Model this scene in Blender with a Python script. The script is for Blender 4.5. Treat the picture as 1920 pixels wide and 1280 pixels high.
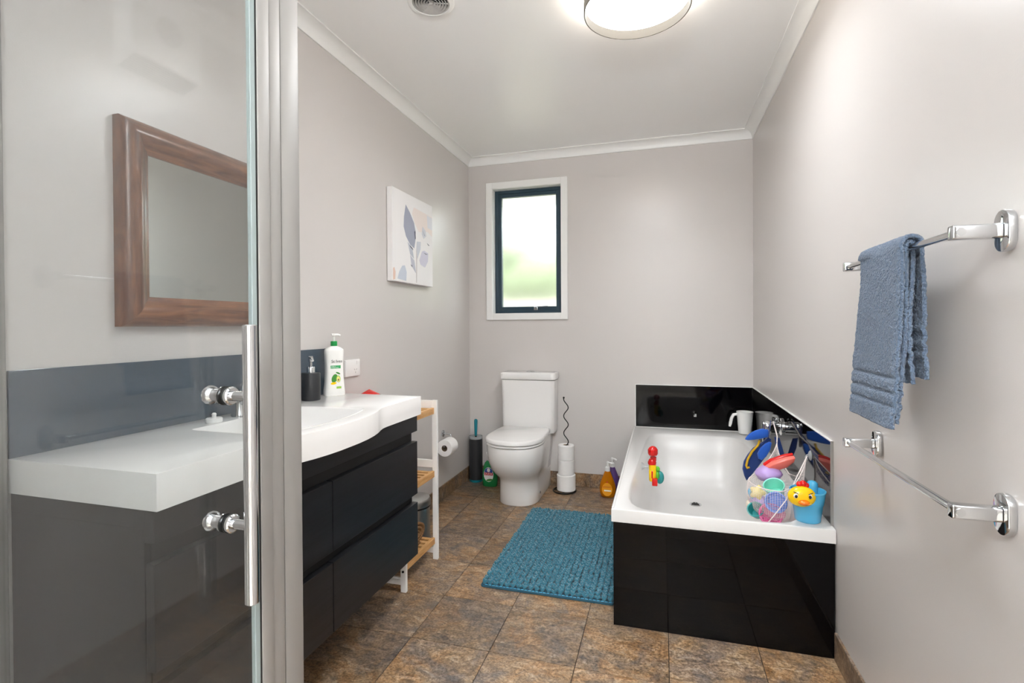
import bpy, bmesh, math, random
from mathutils import Vector, Matrix, noise
random.seed(7)
PI = math.pi
SC = bpy.context.scene
COL = SC.collection
for _o in list(bpy.data.objects): bpy.data.objects.remove(_o)

# ------------------------------------------------------------------ camera
LW, RW, BW, FW, CH = -1.3957, .5692, 3.61, -.16, 2.4      # left, right, back, front walls, ceiling height
F_PX, YAW, PITCH, ROLL, CAM_Z = 955.5262, .2856, .0082, -.006, 1.1451
def cam_axes():
    f = Vector((-math.sin(YAW)*math.cos(PITCH), math.cos(YAW)*math.cos(PITCH), -math.sin(PITCH)))
    r = Vector((math.cos(YAW), math.sin(YAW), 0)); u = r.cross(f)
    return (r*math.cos(ROLL)+u*math.sin(ROLL), -r*math.sin(ROLL)+u*math.cos(ROLL), f)
_r, _u, _f = cam_axes()
cam_d = bpy.data.cameras.new('camera'); cam = bpy.data.objects.new('camera', cam_d); COL.objects.link(cam)
cam_d.sensor_width = 36; cam_d.lens = F_PX/1920*36; cam_d.shift_y = -21.52/1920; cam_d.clip_start = .02
cam.matrix_world = Matrix(((_r.x,_u.x,-_f.x,0),(_r.y,_u.y,-_f.y,0),(_r.z,_u.z,-_f.z,CAM_Z),(0,0,0,1)))
SC.camera = cam
SC.cycles.diffuse_bounces = 6

# ------------------------------------------------------------------ world, exposure
LAMP_STRENGTH = 30.0
HALL_WATTS = 110
SKY = 5.5
EXPOSURE = 0.76
w = bpy.data.worlds.new('overcast_sky'); SC.world = w; w.use_nodes = True
w.node_tree.nodes['Background'].inputs[0].default_value = (.90, .95, 1, 1)
w.node_tree.nodes['Background'].inputs[1].default_value = SKY
vs = SC.view_settings
vs.view_transform = 'Standard'; vs.look = 'None'; vs.exposure = EXPOSURE; vs.gamma = 1; vs.use_curve_mapping = False
hl = bpy.data.lights.new('hall_fill_light', 'AREA'); hl.shape = 'DISK'; hl.size = .7; hl.energy = HALL_WATTS; hl.color = (.89, .955, 1)
hlo = bpy.data.objects.new('hall_fill_light', hl); COL.objects.link(hlo); hlo.location = (0, -.95, 1.75); hlo.rotation_euler = (PI, 0, 0)      # fill light added in the unseen hall, aimed up to brighten the room

# ------------------------------------------------------------------ materials
def lin(c):
    if isinstance(c, str): c = [int(c[i:i+2], 16)/255 for i in (0, 2, 4)]
    return tuple(x/12.92 if x <= .04045 else ((x+.055)/1.055)**2.4 for x in c) + (1,)
M = {}
def mat(name, col, rough=.5, metal=0, spec=.5, trans=0, ior=1.5, coat=0, bump=None, emit=None, sheen=0):
    m = bpy.data.materials.new(name); m.use_nodes = True; nt = m.node_tree; b = nt.nodes['Principled BSDF']
    b.inputs['Base Color'].default_value = lin(col) if not (isinstance(col, tuple) and len(col) == 4) else col
    b.inputs['Roughness'].default_value = rough; b.inputs['Metallic'].default_value = metal
    b.inputs['Specular IOR Level'].default_value = spec; b.inputs['Transmission Weight'].default_value = trans
    b.inputs['IOR'].default_value = ior; b.inputs['Coat Weight'].default_value = coat
    b.inputs['Coat Roughness'].default_value = .05
    if sheen: b.inputs['Sheen Weight'].default_value = sheen; b.inputs['Sheen Roughness'].default_value = .5
    if emit: b.inputs['Emission Color'].default_value = lin(emit[0]); b.inputs['Emission Strength'].default_value = emit[1]
    if bump:
        sc, st, dist = bump[:3]
        tc = nt.nodes.new('ShaderNodeTexCoord'); n = nt.nodes.new('ShaderNodeTexNoise'); bp = nt.nodes.new('ShaderNodeBump')
        n.inputs['Scale'].default_value = sc; n.inputs['Detail'].default_value = 3
        mp = nt.nodes.new('ShaderNodeMapping'); mp.inputs['Scale'].default_value = bump[3] if len(bump) > 3 else (1, 1, 1)
        nt.links.new(tc.outputs['Object'], mp.inputs[0]); nt.links.new(mp.outputs[0], n.inputs['Vector'])
        nt.links.new(n.outputs['Fac'], bp.inputs['Height']); bp.inputs['Strength'].default_value = st; bp.inputs['Distance'].default_value = dist
        nt.links.new(bp.outputs[0], b.inputs['Normal'])
    M[name] = m; return m
def ramp_color(m, stops, scale, detail=6, rough=.6, vec_scale=(1,1,1), distortion=0):
    """colour of a principled material from a noise texture in object space"""
    nt = m.node_tree; b = nt.nodes['Principled BSDF']
    tc = nt.nodes.new('ShaderNodeTexCoord'); mp = nt.nodes.new('ShaderNodeMapping'); n = nt.nodes.new('ShaderNodeTexNoise'); r = nt.nodes.new('ShaderNodeValToRGB')
    mp.inputs['Scale'].default_value = vec_scale; n.inputs['Scale'].default_value = scale; n.inputs['Detail'].default_value = detail
    n.inputs['Roughness'].default_value = rough; n.inputs['Distortion'].default_value = distortion
    e = r.color_ramp.elements
    while len(e) < len(stops): e.new(.5)
    for k, (p, c) in enumerate(stops): e[k].position = p; e[k].color = lin(c)
    nt.links.new(tc.outputs['Object'], mp.inputs[0]); nt.links.new(mp.outputs[0], n.inputs['Vector'])
    nt.links.new(n.outputs['Fac'], r.inputs[0]); nt.links.new(r.outputs[0], b.inputs['Base Color'])

mat('wall_paint', 'd1ccc9', .29, spec=.5, bump=(260, .10, .002))
mat('ceiling_paint', 'f9f9f8', .30, spec=.5)
mat('trim_paint', 'f0f0ee', .35)
mat('grout', '3a312a', .9)
mat('white_gloss', 'f1efed', .12, spec=.5)
mat('ceramic', 'f0eeec', .07, spec=.55)
mat('acrylic', 'e1dfdd', .24, spec=.42)
mat('benchtop', 'f3f1ef', .08, spec=.5)
mat('chrome', 'd4d6d8', .07, metal=1)
mat('chrome_dark', '9fa3a6', .12, metal=1)
mat('brushed_steel', 'b4b3b0', .3, metal=1)
mat('frame_aluminium', '918e8b', .45, metal=.1, spec=.5)
mat('black_gloss', '060506', .05, spec=.2)
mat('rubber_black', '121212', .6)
mat('black_metal', '15130f', .4, metal=.4)
mat('slate_glass', '43505c', .05, spec=.55)
mat('window_frame', '213b4a', .35)
mat('mirror_glass', 'e4eae6', .01, metal=1)
mat('white_plastic', 'f2f1ef', .3)
mat('grey_plastic', 'b9b6b2', .4)
mat('dark_grey_plastic', '77746f', .5)
mat('charcoal_plastic', '26272a', .45)
mat('paper', 'f3f1ef', .9, spec=.1, bump=(220, .35, .002))
mat('cardboard', '8a735c', .9)
mat('canvas_side', 'e6dcd4', .8)
mat('canvas_paint', 'f0eeee', .6)
mat('teal_plastic', '14808f', .35)
mat('red_plastic', 'd21a17', .22)
mat('yellow_plastic', 'f6c80e', .2)
mat('orange_plastic', 'ee7a12', .25)
mat('green_plastic', '57b52b', .3)
mat('sea_plastic', '2a8f8e', .35)
mat('sky_plastic', '55b4de', .25)
mat('lavender_plastic', 'b79ad4', .35)
mat('mint_plastic', '86dcc6', .35)
mat('blue_mesh_plastic', '5f8ae0', .35)
mat('pink_plastic', 'e06fa0', .35)
mat('cream_plastic', 'e9dcc8', .4)
mat('pale_yellow_plastic', 'f3df86', .35)
mat('salmon_plastic', 'f2776a', .3)
mat('bottle_green', '1f8a4a', .25, spec=.5)
mat('leaf_green', '3f8a34', .5)
mat('lime_print', '9ccb4e', .5)
mat('label_green', '3aa362', .5)
mat('print_black', '20201f', .5)
mat('print_white', 'f4f4f2', .5)
mat('print_red', 'c71f28', .5)
mat('print_blue', '1d4fa0', .5)
mat('cap_green', '0b9a49', .3)
mat('lotion_white', 'f4f2ee', .25)
mat('amber_liquid', 'd98205', .12, trans=.35, ior=1.3)
mat('purple_liquid', '6d4f8f', .15, trans=.3, ior=1.3)
mat('clear_plastic', 'dfe3e4', .12, trans=.55, ior=1.3)
mat('label_amber', 'f0a21a', .4)
mat('blue_fabric', '0f55b8', .8, sheen=.3, bump=(500, .3, .001))
mat('navy_fabric', '0d2f6e', .85, sheen=.3, bump=(500, .3, .001))
mat('yellow_fabric', 'cfa21b', .8)
mat('net_cord', 'f1e6e2', .8)
mat('mat_pile', '3a7385', .92, spec=.15, sheen=.35)
mat('mat_backing', '2a5669', .9)
mat('brown_towel', '8d6a49', .95, spec=.1, bump=(160, .9, .006))
mat('blue_towel', '66788f', .95, spec=.1, sheen=.3, bump=(240, 1.0, .008))
mat('blue_towel_band', '73879f', .85, spec=.15, bump=(500, .25, .001))
mat('soffit', 'e8e6e0', .8)
mat('fence_paint', '8f8b7c', .8)
mat('lawn', '9a9684', .95)
m = mat('foliage', '7d9a4c', .9); ramp_color(m, [(.3, '545b44'), (.55, '6f7659'), (.8, '8a9074')], 9)
m = mat('wood_frame', '6b4a35', .3, coat=.25); ramp_color(m, [(.3, '573626'), (.5, '7a4f37'), (.7, '946546')], 6, vec_scale=(3, 1, 9), distortion=1.2)
m = mat('wood_frame_upright', '6b4a35', .3, coat=.25); ramp_color(m, [(.3, '523223'), (.5, '724932'), (.7, '8c5d3f')], 6, vec_scale=(3, 9, 1), distortion=1.2)
m = mat('bamboo', 'd2a065', .45); ramp_color(m, [(.3, 'bd8748'), (.7, 'dfb27a')], 9, vec_scale=(8, 1, 8))
m = mat('vanity_laminate', '1b1b1e', .38, bump=(60, .25, .0015, (1, .06, 1))); ramp_color(m, [(.35, '111114'), (.65, '1e1e22')], 40, vec_scale=(1, .05, 1))

# clear glass for the shower panes: fresnel mix of a tinted straight-through and a mirror lobe
def pane_glass(name, tint):
    m = bpy.data.materials.new(name); m.use_nodes = True; nt = m.node_tree; nt.nodes.clear()
    out = nt.nodes.new('ShaderNodeOutputMaterial'); mix = nt.nodes.new('ShaderNodeMixShader'); t = nt.nodes.new('ShaderNodeBsdfTransparent'); g = nt.nodes.new('ShaderNodeBsdfGlossy')
    fr = nt.nodes.new('ShaderNodeFresnel'); geo = nt.nodes.new('ShaderNodeNewGeometry'); mx = nt.nodes.new('ShaderNodeMix'); mx.data_type = 'FLOAT'
    mx.inputs[2].default_value = 1.39; mx.inputs[3].default_value = 1/1.39
    nt.links.new(geo.outputs['Backfacing'], mx.inputs[0]); nt.links.new(mx.outputs[0], fr.inputs['IOR'])
    t.inputs[0].default_value = lin(tint); g.inputs['Roughness'].default_value = 0; g.inputs[0].default_value = (1, 1, 1, 1)
    nt.links.new(fr.outputs[0], mix.inputs[0]); nt.links.new(t.outputs[0], mix.inputs[1]); nt.links.new(g.outputs[0], mix.inputs[2])
    nt.links.new(mix.outputs[0], out.inputs[0]); M[name] = m
pane_glass('shower_glass', 'f9fafa')
mat('glass_edge', 'aab6b5', .2, trans=.3, ior=1.3)
# frosted pane of the window
m = bpy.data.materials.new('frosted_glass'); m.use_nodes = True; nt = m.node_tree; nt.nodes.clear()
out = nt.nodes.new('ShaderNodeOutputMaterial'); g = nt.nodes.new('ShaderNodeBsdfGlass'); g.inputs['Roughness'].default_value = .22; g.inputs['IOR'].default_value = 1.3
g.inputs['Color'].default_value = (.97, .99, .97, 1); nt.links.new(g.outputs[0], out.inputs[0]); M['frosted_glass'] = m
# lamp
mat('lamp_diffuser', 'ffffff', .4, emit=('f5f9fc', LAMP_STRENGTH))
mat('lamp_halo', 'ffffff', .4, emit=('fff3e4', 24))
m = mat('lamp_drum', '332f2a', .9, spec=.05); 
nt = m.node_tree; tr = nt.nodes.new('ShaderNodeBsdfTranslucent'); tr.inputs[0].default_value = (.9, .84, .76, 1); mx = nt.nodes.new('ShaderNodeMixShader'); mx.inputs[0].default_value = .12
nt.links.new(nt.nodes['Principled BSDF'].outputs[0], mx.inputs[1]); nt.links.new(tr.outputs[0], mx.inputs[2]); nt.links.new(mx.outputs[0], nt.nodes['Material Output'].inputs[0])

# slate look vinyl tile: every tile has its own print (random offset per object)
def slate(name):
    m = bpy.data.materials.new(name); m.use_nodes = True; nt = m.node_tree; b = nt.nodes['Principled BSDF']; N = nt.nodes.new; L = nt.links.new
    geo = N('ShaderNodeNewGeometry'); oi = N('ShaderNodeObjectInfo'); cv = N('ShaderNodeCombineXYZ'); mu = N('ShaderNodeMath'); mu.operation = 'MULTIPLY'; mu.inputs[1].default_value = 37
    mu2 = N('ShaderNodeMath'); mu2.operation = 'MULTIPLY'; mu2.inputs[1].default_value = 91
    L(oi.outputs['Random'], mu.inputs[0]); L(oi.outputs['Random'], mu2.inputs[0]); L(mu.outputs[0], cv.inputs[0]); L(mu2.outputs[0], cv.inputs[1]); L(mu.outputs[0], cv.inputs[2])
    ad = N('ShaderNodeVectorMath'); L(geo.outputs['Position'], ad.inputs[0]); L(cv.outputs[0], ad.inputs[1])
    def nz(scale, detail, rough, dist, vs=(1, 1, 1)):
        mp = N('ShaderNodeMapping'); mp.inputs['Scale'].default_value = vs; L(ad.outputs[0], mp.inputs[0])
        n = N('ShaderNodeTexNoise'); n.inputs['Scale'].default_value = scale; n.inputs['Detail'].default_value = detail; n.inputs['Roughness'].default_value = rough; n.inputs['Distortion'].default_value = dist
        L(mp.outputs[0], n.inputs['Vector']); return n
    def rp(n, stops):
        r = N('ShaderNodeValToRGB'); e = r.color_ramp.elements
        while len(e) < len(stops): e.new(.5)
        for k, (p, c) in enumerate(stops): e[k].position = p; e[k].color = lin(c) if isinstance(c, str) else (c, c, c, 1)
        L(n.outputs['Fac'], r.inputs[0]); return r
    big = nz(3.2, 5, .62, 1.4); fine = nz(17, 9, .76, .8, (1, 1.9, 1)); grain = nz(120, 4, .7, 0); patch = nz(5.5, 3, .55, 2.2)
    c1 = rp(fine, [(.34, '40362f'), (.43, '75604f'), (.50, 'a1866c'), (.57, 'c3a88b'), (.68, 'e4d6c3')])
    c2 = rp(big, [(.34, '55565c'), (.43, '8a7768'), (.51, 'a58762'), (.59, 'b9813e'), (.70, 'd8ba92')])
    mx = N('ShaderNodeMix'); mx.data_type = 'RGBA'; mx.blend_type = 'MIX'; mx.inputs[0].default_value = .42; L(c1.outputs[0], mx.inputs[6]); L(c2.outputs[0], mx.inputs[7])
    pf = rp(patch, [(.50, 0), (.70, .6)]); mx2 = N('ShaderNodeMix'); mx2.data_type = 'RGBA'; L(pf.outputs[0], mx2.inputs[0]); L(mx.outputs[2], mx2.inputs[6]); mx2.inputs[7].default_value = lin('66666a')
    gf = rp(grain, [(.36, '7f776f'), (.60, 'ffffff')]); mx3 = N('ShaderNodeMix'); mx3.data_type = 'RGBA'; mx3.blend_type = 'MULTIPLY'; mx3.inputs[0].default_value = .75
    L(mx2.outputs[2], mx3.inputs[6]); L(gf.outputs[0], mx3.inputs[7])
    tv = N('ShaderNodeMapRange'); tv.inputs[3].default_value = .74; tv.inputs[4].default_value = 1.12; L(oi.outputs['Random'], tv.inputs[0])   # tile-to-tile tone
    sc_ = N('ShaderNodeVectorMath'); sc_.operation = 'SCALE'; L(mx3.outputs[2], sc_.inputs[0]); L(tv.outputs[0], sc_.inputs['Scale']); L(sc_.outputs[0], b.inputs['Base Color'])
    bp = N('ShaderNodeBump'); bp.inputs['Strength'].default_value = .35; bp.inputs['Distance'].default_value = .004; L(fine.outputs['Fac'], bp.inputs['Height']); L(bp.outputs[0], b.inputs['Normal'])
    b.inputs['Roughness'].default_value = .36; b.inputs['Specular IOR Level'].default_value = .45
    M[name] = m
slate('slate_tile')

# ------------------------------------------------------------------ mesh helpers
def bm_new(): return bmesh.new()
def box(bm, a, b, bev=0, seg=2):
    r = bmesh.ops.create_cube(bm, size=1); vs_ = r['verts']
    c = [(a[i]+b[i])/2 for i in range(3)]; s = [abs(b[i]-a[i]) for i in range(3)]
    for v in vs_: v.co = Vector((c[0]+v.co.x*s[0], c[1]+v.co.y*s[1], c[2]+v.co.z*s[2]))
    if bev:
        es = list({e for v in vs_ for e in v.link_edges})
        bmesh.ops.bevel(bm, geom=es, offset=min(bev, min(s)*.49), segments=seg, affect='EDGES', profile=.5)
    return bm
def rings(bm, rs, close=True, cap0=True, cap1=True):
    """loft through a list of rings (lists of points)"""
    vv = [[bm.verts.new(p) for p in r] for r in rs]; n = len(rs[0])
    for a, b in zip(vv, vv[1:]):
        for i in range(n if close else n-1):
            j = (i+1) % n
            try: bm.faces.new((a[i], a[j], b[j], b[i]))
            except ValueError: pass
    if cap0: bm.faces.new(list(reversed(vv[0])))
    if cap1: bm.faces.new(vv[-1])
    return bm
def frame_of(d):
    d = d.normalized(); up = Vector((0, 0, 1)) if abs(d.z) < .95 else Vector((1, 0, 0))
    x = d.cross(up).normalized(); return x, x.cross(d).normalized()
def tube(bm, pts, r, seg=12, cap=True):
    pts = [Vector(p) for p in pts]; rr = r if isinstance(r, (list, tuple)) else [r]*len(pts); out = []; px = None
    for i, p in enumerate(pts):
        d = (pts[min(i+1, len(pts)-1)]-pts[max(i-1, 0)])
        x, y = frame_of(d)
        if px is not None:                          # keep the frame from flipping
            x = (px-d.normalized()*px.dot(d.normalized())).normalized(); y = x.cross(d.normalized()).normalized()
        px = x
        out.append([p+(x*math.cos(2*PI*k/seg)+y*math.sin(2*PI*k/seg))*rr[i] for k in range(seg)])
    return rings(bm, out, True, cap, cap)
def lathe(bm, prof, c=(0, 0, 0), axis='Z', seg=32, cap=True, sx=1, sy=1):
    """profile of (radius, height) turned round an axis through c"""
    c = Vector(c); out = []
    for r, h in prof:
        ring = []
        for k in range(seg):
            a = 2*PI*k/seg; u, v = r*math.cos(a)*sx, r*math.sin(a)*sy
            ring.append(c+(Vector((u, v, h)) if axis == 'Z' else Vector((h, u, v)) if axis == 'X' else Vector((v, h, u))))
        out.append(ring)
    return rings(bm, out, True, cap, cap)
def prism(bm, poly, axis, a, b, bev=0):
    """polygon in the plane across an axis, pushed from a to b"""
    def P3(u, v, w): return {'X': (w, u, v), 'Y': (u, w, v), 'Z': (u, v, w)}[axis]
    lo = [bm.verts.new(P3(u, v, a)) for u, v in poly]; hi = [bm.verts.new(P3(u, v, b)) for u, v in poly]; n = len(poly)
    fs = [bm.faces.new(lo), bm.faces.new(hi)] + [bm.faces.new((lo[i], lo[(i+1) % n], hi[(i+1) % n], hi[i])) for i in range(n)]
    if bev:
        bmesh.ops.recalc_face_normals(bm, faces=fs)
        es = list({e for f in fs[:2] for e in f.edges}); bmesh.ops.bevel(bm, geom=es, offset=bev, segments=2, affect='EDGES', profile=.5)
    return bm
def rrect(x0, x1, y0, y1, r, n=6):
    p = []
    for cx, cy, a0 in ((x1-r, y1-r, 0), (x0+r, y1-r, PI/2), (x0+r, y0+r, PI), (x1-r, y0+r, 1.5*PI)):
        p += [(cx+r*math.cos(a0+PI/2*k/n), cy+r*math.sin(a0+PI/2*k/n)) for k in range(n+1)]
    return p
def obj(name, bm, mt, parent=None, smooth=None, mesh=None):
    if bm is not None:
        bmesh.ops.recalc_face_normals(bm, faces=bm.faces)
        me = bpy.data.meshes.new(name); bm.to_mesh(me); bm.free()
        me.materials.append(M[mt] if isinstance(mt, str) else mt)
        if smooth is not None:
            for p in me.polygons: p.use_smooth = True
            try: me.set_sharp_from_angle(angle=math.radians(smooth))
            except Exception: pass
    else: me = mesh
    o = bpy.data.objects.new(name, me); COL.objects.link(o)
    if parent is not None: o.parent = parent; o.matrix_parent_inverse = Matrix.Translation(parent.location).inverted() if not parent.parent else parent_world(parent).inverted()
    return o
def parent_world(p):
    mw = Matrix.Identity(4); chain = []
    while p: chain.append(p); p = p.parent
    for q in reversed(chain): mw = mw @ q.matrix_parent_inverse @ Matrix.LocRotScale(q.location, q.rotation_euler, q.scale)
    return mw
def tag(o, label, cat, group=None):
    o['label'] = label; o['category'] = cat
    if group: o['group'] = group
    return o
def thing(name, label, cat, loc, group=None):
    o = bpy.data.objects.new(name, None); COL.objects.link(o); o.location = loc; o.empty_display_size = .05
    return tag(o, label, cat, group)
def struct(name, bm, mt, parent=None, smooth=None):
    o = obj(name, bm, mt, parent, smooth); o['kind'] = 'structure'; return o
def B(a, b, bev=0): return box(bm_new(), a, b, bev)
def text(name, body, size, mt, mw, parent, depth=.0003, align='CENTER', sx=1):
    c = bpy.data.curves.new('lettering', 'FONT'); c.body = body; c.size = size; c.align_x = align; c.align_y = 'CENTER'; c.extrude = depth; c.resolution_u = 3
    t = bpy.data.objects.new('lettering', c); COL.objects.link(t); bpy.context.view_layer.update()
    me = bpy.data.meshes.new_from_object(t.evaluated_get(bpy.context.evaluated_depsgraph_get())); bpy.data.objects.remove(t); bpy.data.curves.remove(c)
    me.transform(mw @ Matrix.Diagonal((sx, 1, 1, 1))); me.materials.clear(); me.materials.append(M[mt])
    return obj(name, None, mt, parent, mesh=me)
def basis(o, x, y):
    x = Vector(x).normalized(); y = Vector(y).normalized(); z = x.cross(y)
    return Matrix(((x.x, y.x, z.x, o[0]), (x.y, y.y, z.y, o[1]), (x.z, y.z, z.z, o[2]), (0, 0, 0, 1)))

# ================================================================== THE ROOM
struct('wall_left', B((LW-.1, FW-.1, -.02), (LW, BW+.12, CH+.05)), 'wall_paint')
struct('wall_right', B((RW, FW-.1, -.02), (RW+.1, BW+.12, CH+.05)), 'wall_paint')
struct('ceiling', B((LW-.1, -1.75, CH), (RW+.1, BW+.12, CH+.08)), 'ceiling_paint')
# back wall with the window opening
WX0, WX1, WZ0, WZ1 = -1.207, -.687, 1.236, 2.160
def wall_with_hole(y0, y1, x0, x1, z0, z1, hx0, hx1, hz0, hz1):
    bm = bm_new()
    box(bm, (x0, y0, z0), (hx0, y1, z1)); box(bm, (hx1, y0, z0), (x1, y1, z1))
    if hz0 > z0: box(bm, (hx0, y0, z0), (hx1, y1, hz0))
    box(bm, (hx0, y0, hz1), (hx1, y1, z1)); return bm
struct('wall_back', wall_with_hole(BW, BW+.12, LW, RW, -.02, CH, WX0, WX1, WZ0, WZ1), 'wall_paint')
# front wall with the doorway the camera stands in, and the hall behind it
struct('wall_front', wall_with_hole(FW-.1, FW, LW, RW, -.02, CH, -.46, .46, -.02, 2.3), 'wall_paint')
mat('carpet', 'cfc8bc', .95)
struct('floor_hall', B((LW-.1, -1.75, -.03), (RW+.1, FW, -.004)), 'carpet')
struct('wall_hall_left', B((LW-.1, -1.75, -.02), (LW, FW-.1, CH)), 'wall_paint')
struct('wall_hall_right', B((RW, -1.75, -.02), (RW+.1, FW-.1, CH)), 'wall_paint')
struct('wall_hall_end', B((LW-.1, -1.85, -.02), (RW+.1, -1.75, CH)), 'wall_paint')

# floor: one slab of grout, each tile its own piece
floor = struct('floor', B((LW, FW, -.03), (RW, BW, -.003)), 'grout')
TS, TX0, TY0 = .3035, -.587, 1.687
tile_cache = {}
for i in range(-4, 6):
    for j in range(-8, 8):
        x0, x1 = max(TX0+i*TS, LW), min(TX0+(i+1)*TS, RW); y0, y1 = max(TY0+j*TS, FW), min(TY0+(j+1)*TS, BW)
        if x1-x0 < .02 or y1-y0 < .02: continue
        if x0 > -.16 and y0 > 2.0: continue                       # wholly under the bath
        sx, sy = round(x1-x0, 4), round(y1-y0, 4); g = .0012
        if (sx, sy) not in tile_cache:
            me_o = obj('tile', B((-sx/2+g, -sy/2+g, -.0032), (sx/2-g, sy/2-g, 0), .0009), 'slate_tile', floor)
            tile_cache[(sx, sy)] = me_o.data; o = me_o
        else:
            o = bpy.data.objects.new('tile', tile_cache[(sx, sy)]); COL.objects.link(o); o.parent = floor
        o.location = ((x0+x1)/2, (y0+y1)/2, 0)
# tiled skirting
def skirt(name, pieces):
    o = None
    for k, (a, b) in enumerate(pieces):
        bm = B(a, b, .002)
        o_ = struct(name, bm, 'slate_tile') if o is None else obj('tile', bm, 'slate_tile', o)
        o = o or o_
def run(a, b, step=.3035):
    n = max(1, round((b-a)/step)); return [(a+(b-a)*k/n, a+(b-a)*(k+1)/n) for k in range(n)]
skirt('baseboard_left', [((LW, p, 0), (LW+.009, q-.0015, .096)) for p, q in run(.80, BW-.009)])
skirt('baseboard_back', [((p, BW-.009, 0), (q-.0015, BW, .096)) for p, q in run(LW, -.19)])
skirt('baseboard_right', [((RW-.009, p, 0), (RW, q-.0015, .096)) for p, q in run(FW, 1.965)])
# cornices: coved profile with a small bead at each edge
cv_ = [(0, 0), (.006, 0), (.006, .006)] + [(.006+.044*(1-math.cos(t)), .006+.044*math.sin(t)) for t in [PI/2*k/6 for k in range(1, 7)]][:-1] + [(.046, .050), (.056, .050), (.056, .056), (0, .056)]
def cornice(name, wall):
    bm = bm_new(); r0, r1 = [], []
    for d, h in cv_:                                              # d from the wall, h up from the cornice's lower edge
        z = CH-.056+h
        if wall == 'L': r0.append((LW+d, FW, z)); r1.append((LW+d, BW-d, z))
        if wall == 'R': r0.append((RW-d, FW, z)); r1.append((RW-d, BW-d, z))
        if wall == 'B': r0.append((LW+d, BW-d, z)); r1.append((RW-d, BW-d, z))
    struct(name, rings(bm, [r0, r1]), 'trim_paint', smooth=30)
cornice('trim_1', 'L'); cornice('trim_2', 'B'); cornice('trim_3', 'R')

# window
win = bpy.data.objects.new('window_1', None); COL.objects.link(win); win.location = ((WX0+WX1)/2, BW, WZ0); win['kind'] = 'structure'
def ring_frame(bm, x0, x1, z0, z1, wd, y0, y1, bev=0):
    box(bm, (x0, y0, z0), (x0+wd, y1, z1), bev); box(bm, (x1-wd, y0, z0), (x1, y1, z1), bev)
    box(bm, (x0+wd, y0, z0), (x1-wd, y1, z0+wd), bev); box(bm, (x0+wd, y0, z1-wd), (x1-wd, y1, z1), bev); return bm
obj('architrave', ring_frame(bm_new(), WX0-.046, WX1+.046, WZ0-.046, WZ1+.046, .046, BW-.016, BW+.001, .002), 'trim_paint', win)
obj('reveal', ring_frame(bm_new(), WX0-.004, WX1+.004, WZ0-.004, WZ1+.004, .006, BW-.012, BW+.075), 'trim_paint', win)
obj('frame', ring_frame(bm_new(), WX0+.002, WX1-.002, WZ0+.002, WZ1-.002, .024, BW+.055, BW+.118, .002), 'window_frame', win)
obj('sash', ring_frame(bm_new(), WX0+.022, WX1-.022, WZ0+.022, WZ1-.022, .030, BW+.062, BW+.10, .003), 'window_frame', win)
obj('pane', B((WX0+.048, BW+.078, WZ0+.048), (WX1-.048, BW+.084, WZ1-.048)), 'frosted_glass', win)
bm = bm_new(); tube(bm, [(-.90, BW+.055, WZ0+.046), (-.86, BW+.044, WZ0+.050), (-.80, BW+.050, WZ0+.052)], .005, 8); box(bm, (-.905, BW+.045, WZ0+.024), (-.875, BW+.064, WZ0+.050), .003)
obj('stay', bm, 'chrome_dark', win, 40)

# ------------------------------------------------------------------ outside the window
tag(obj('soffit', B((-4, BW+.13, 2.17), (3, BW+.78, 2.23)), 'soffit'), 'white roof soffit seen through the frosted window', 'soffit')
bm = bm_new(); box(bm, (-9, 6.6, -.3), (5, 6.66, 1.50))
tag(obj('garden_fence', bm, 'fence_paint'), 'pale cream garden fence blurred behind the frosted pane', 'fence')
lawn = struct('ground', B((-14, BW+.13, -.4), (10, 16, -.3)), 'lawn')
bm = bm_new(); rnd = random.Random(3)
for k in range(150):
    c = Vector((rnd.uniform(-6.5, 2.5), 8.4+rnd.uniform(-.5, .5), 0)); c.z = rnd.uniform(-.1, 2.35+.25*math.sin(c.x*1.7))
    sp_ = bmesh.ops.create_icosphere(bm, subdivisions=2, radius=rnd.uniform(.40, .65))
    for v in sp_['verts']: v.co = v.co*(1+.3*noise.noise(v.co*5+c))+c
hg = thing('garden_hedge', 'tall green hedge blurred behind the frosted window pane', 'hedge', (-2, 8.4, -.3))
obj('foliage', bm, 'foliage', hg, 60)
for x in (-5, -3, -1, 1): obj('trunk', tube(bm_new(), [(x, 8.4, -.3), (x, 8.4, 1.2)], [.09, .06], 8), 'cardboard', hg)

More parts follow.
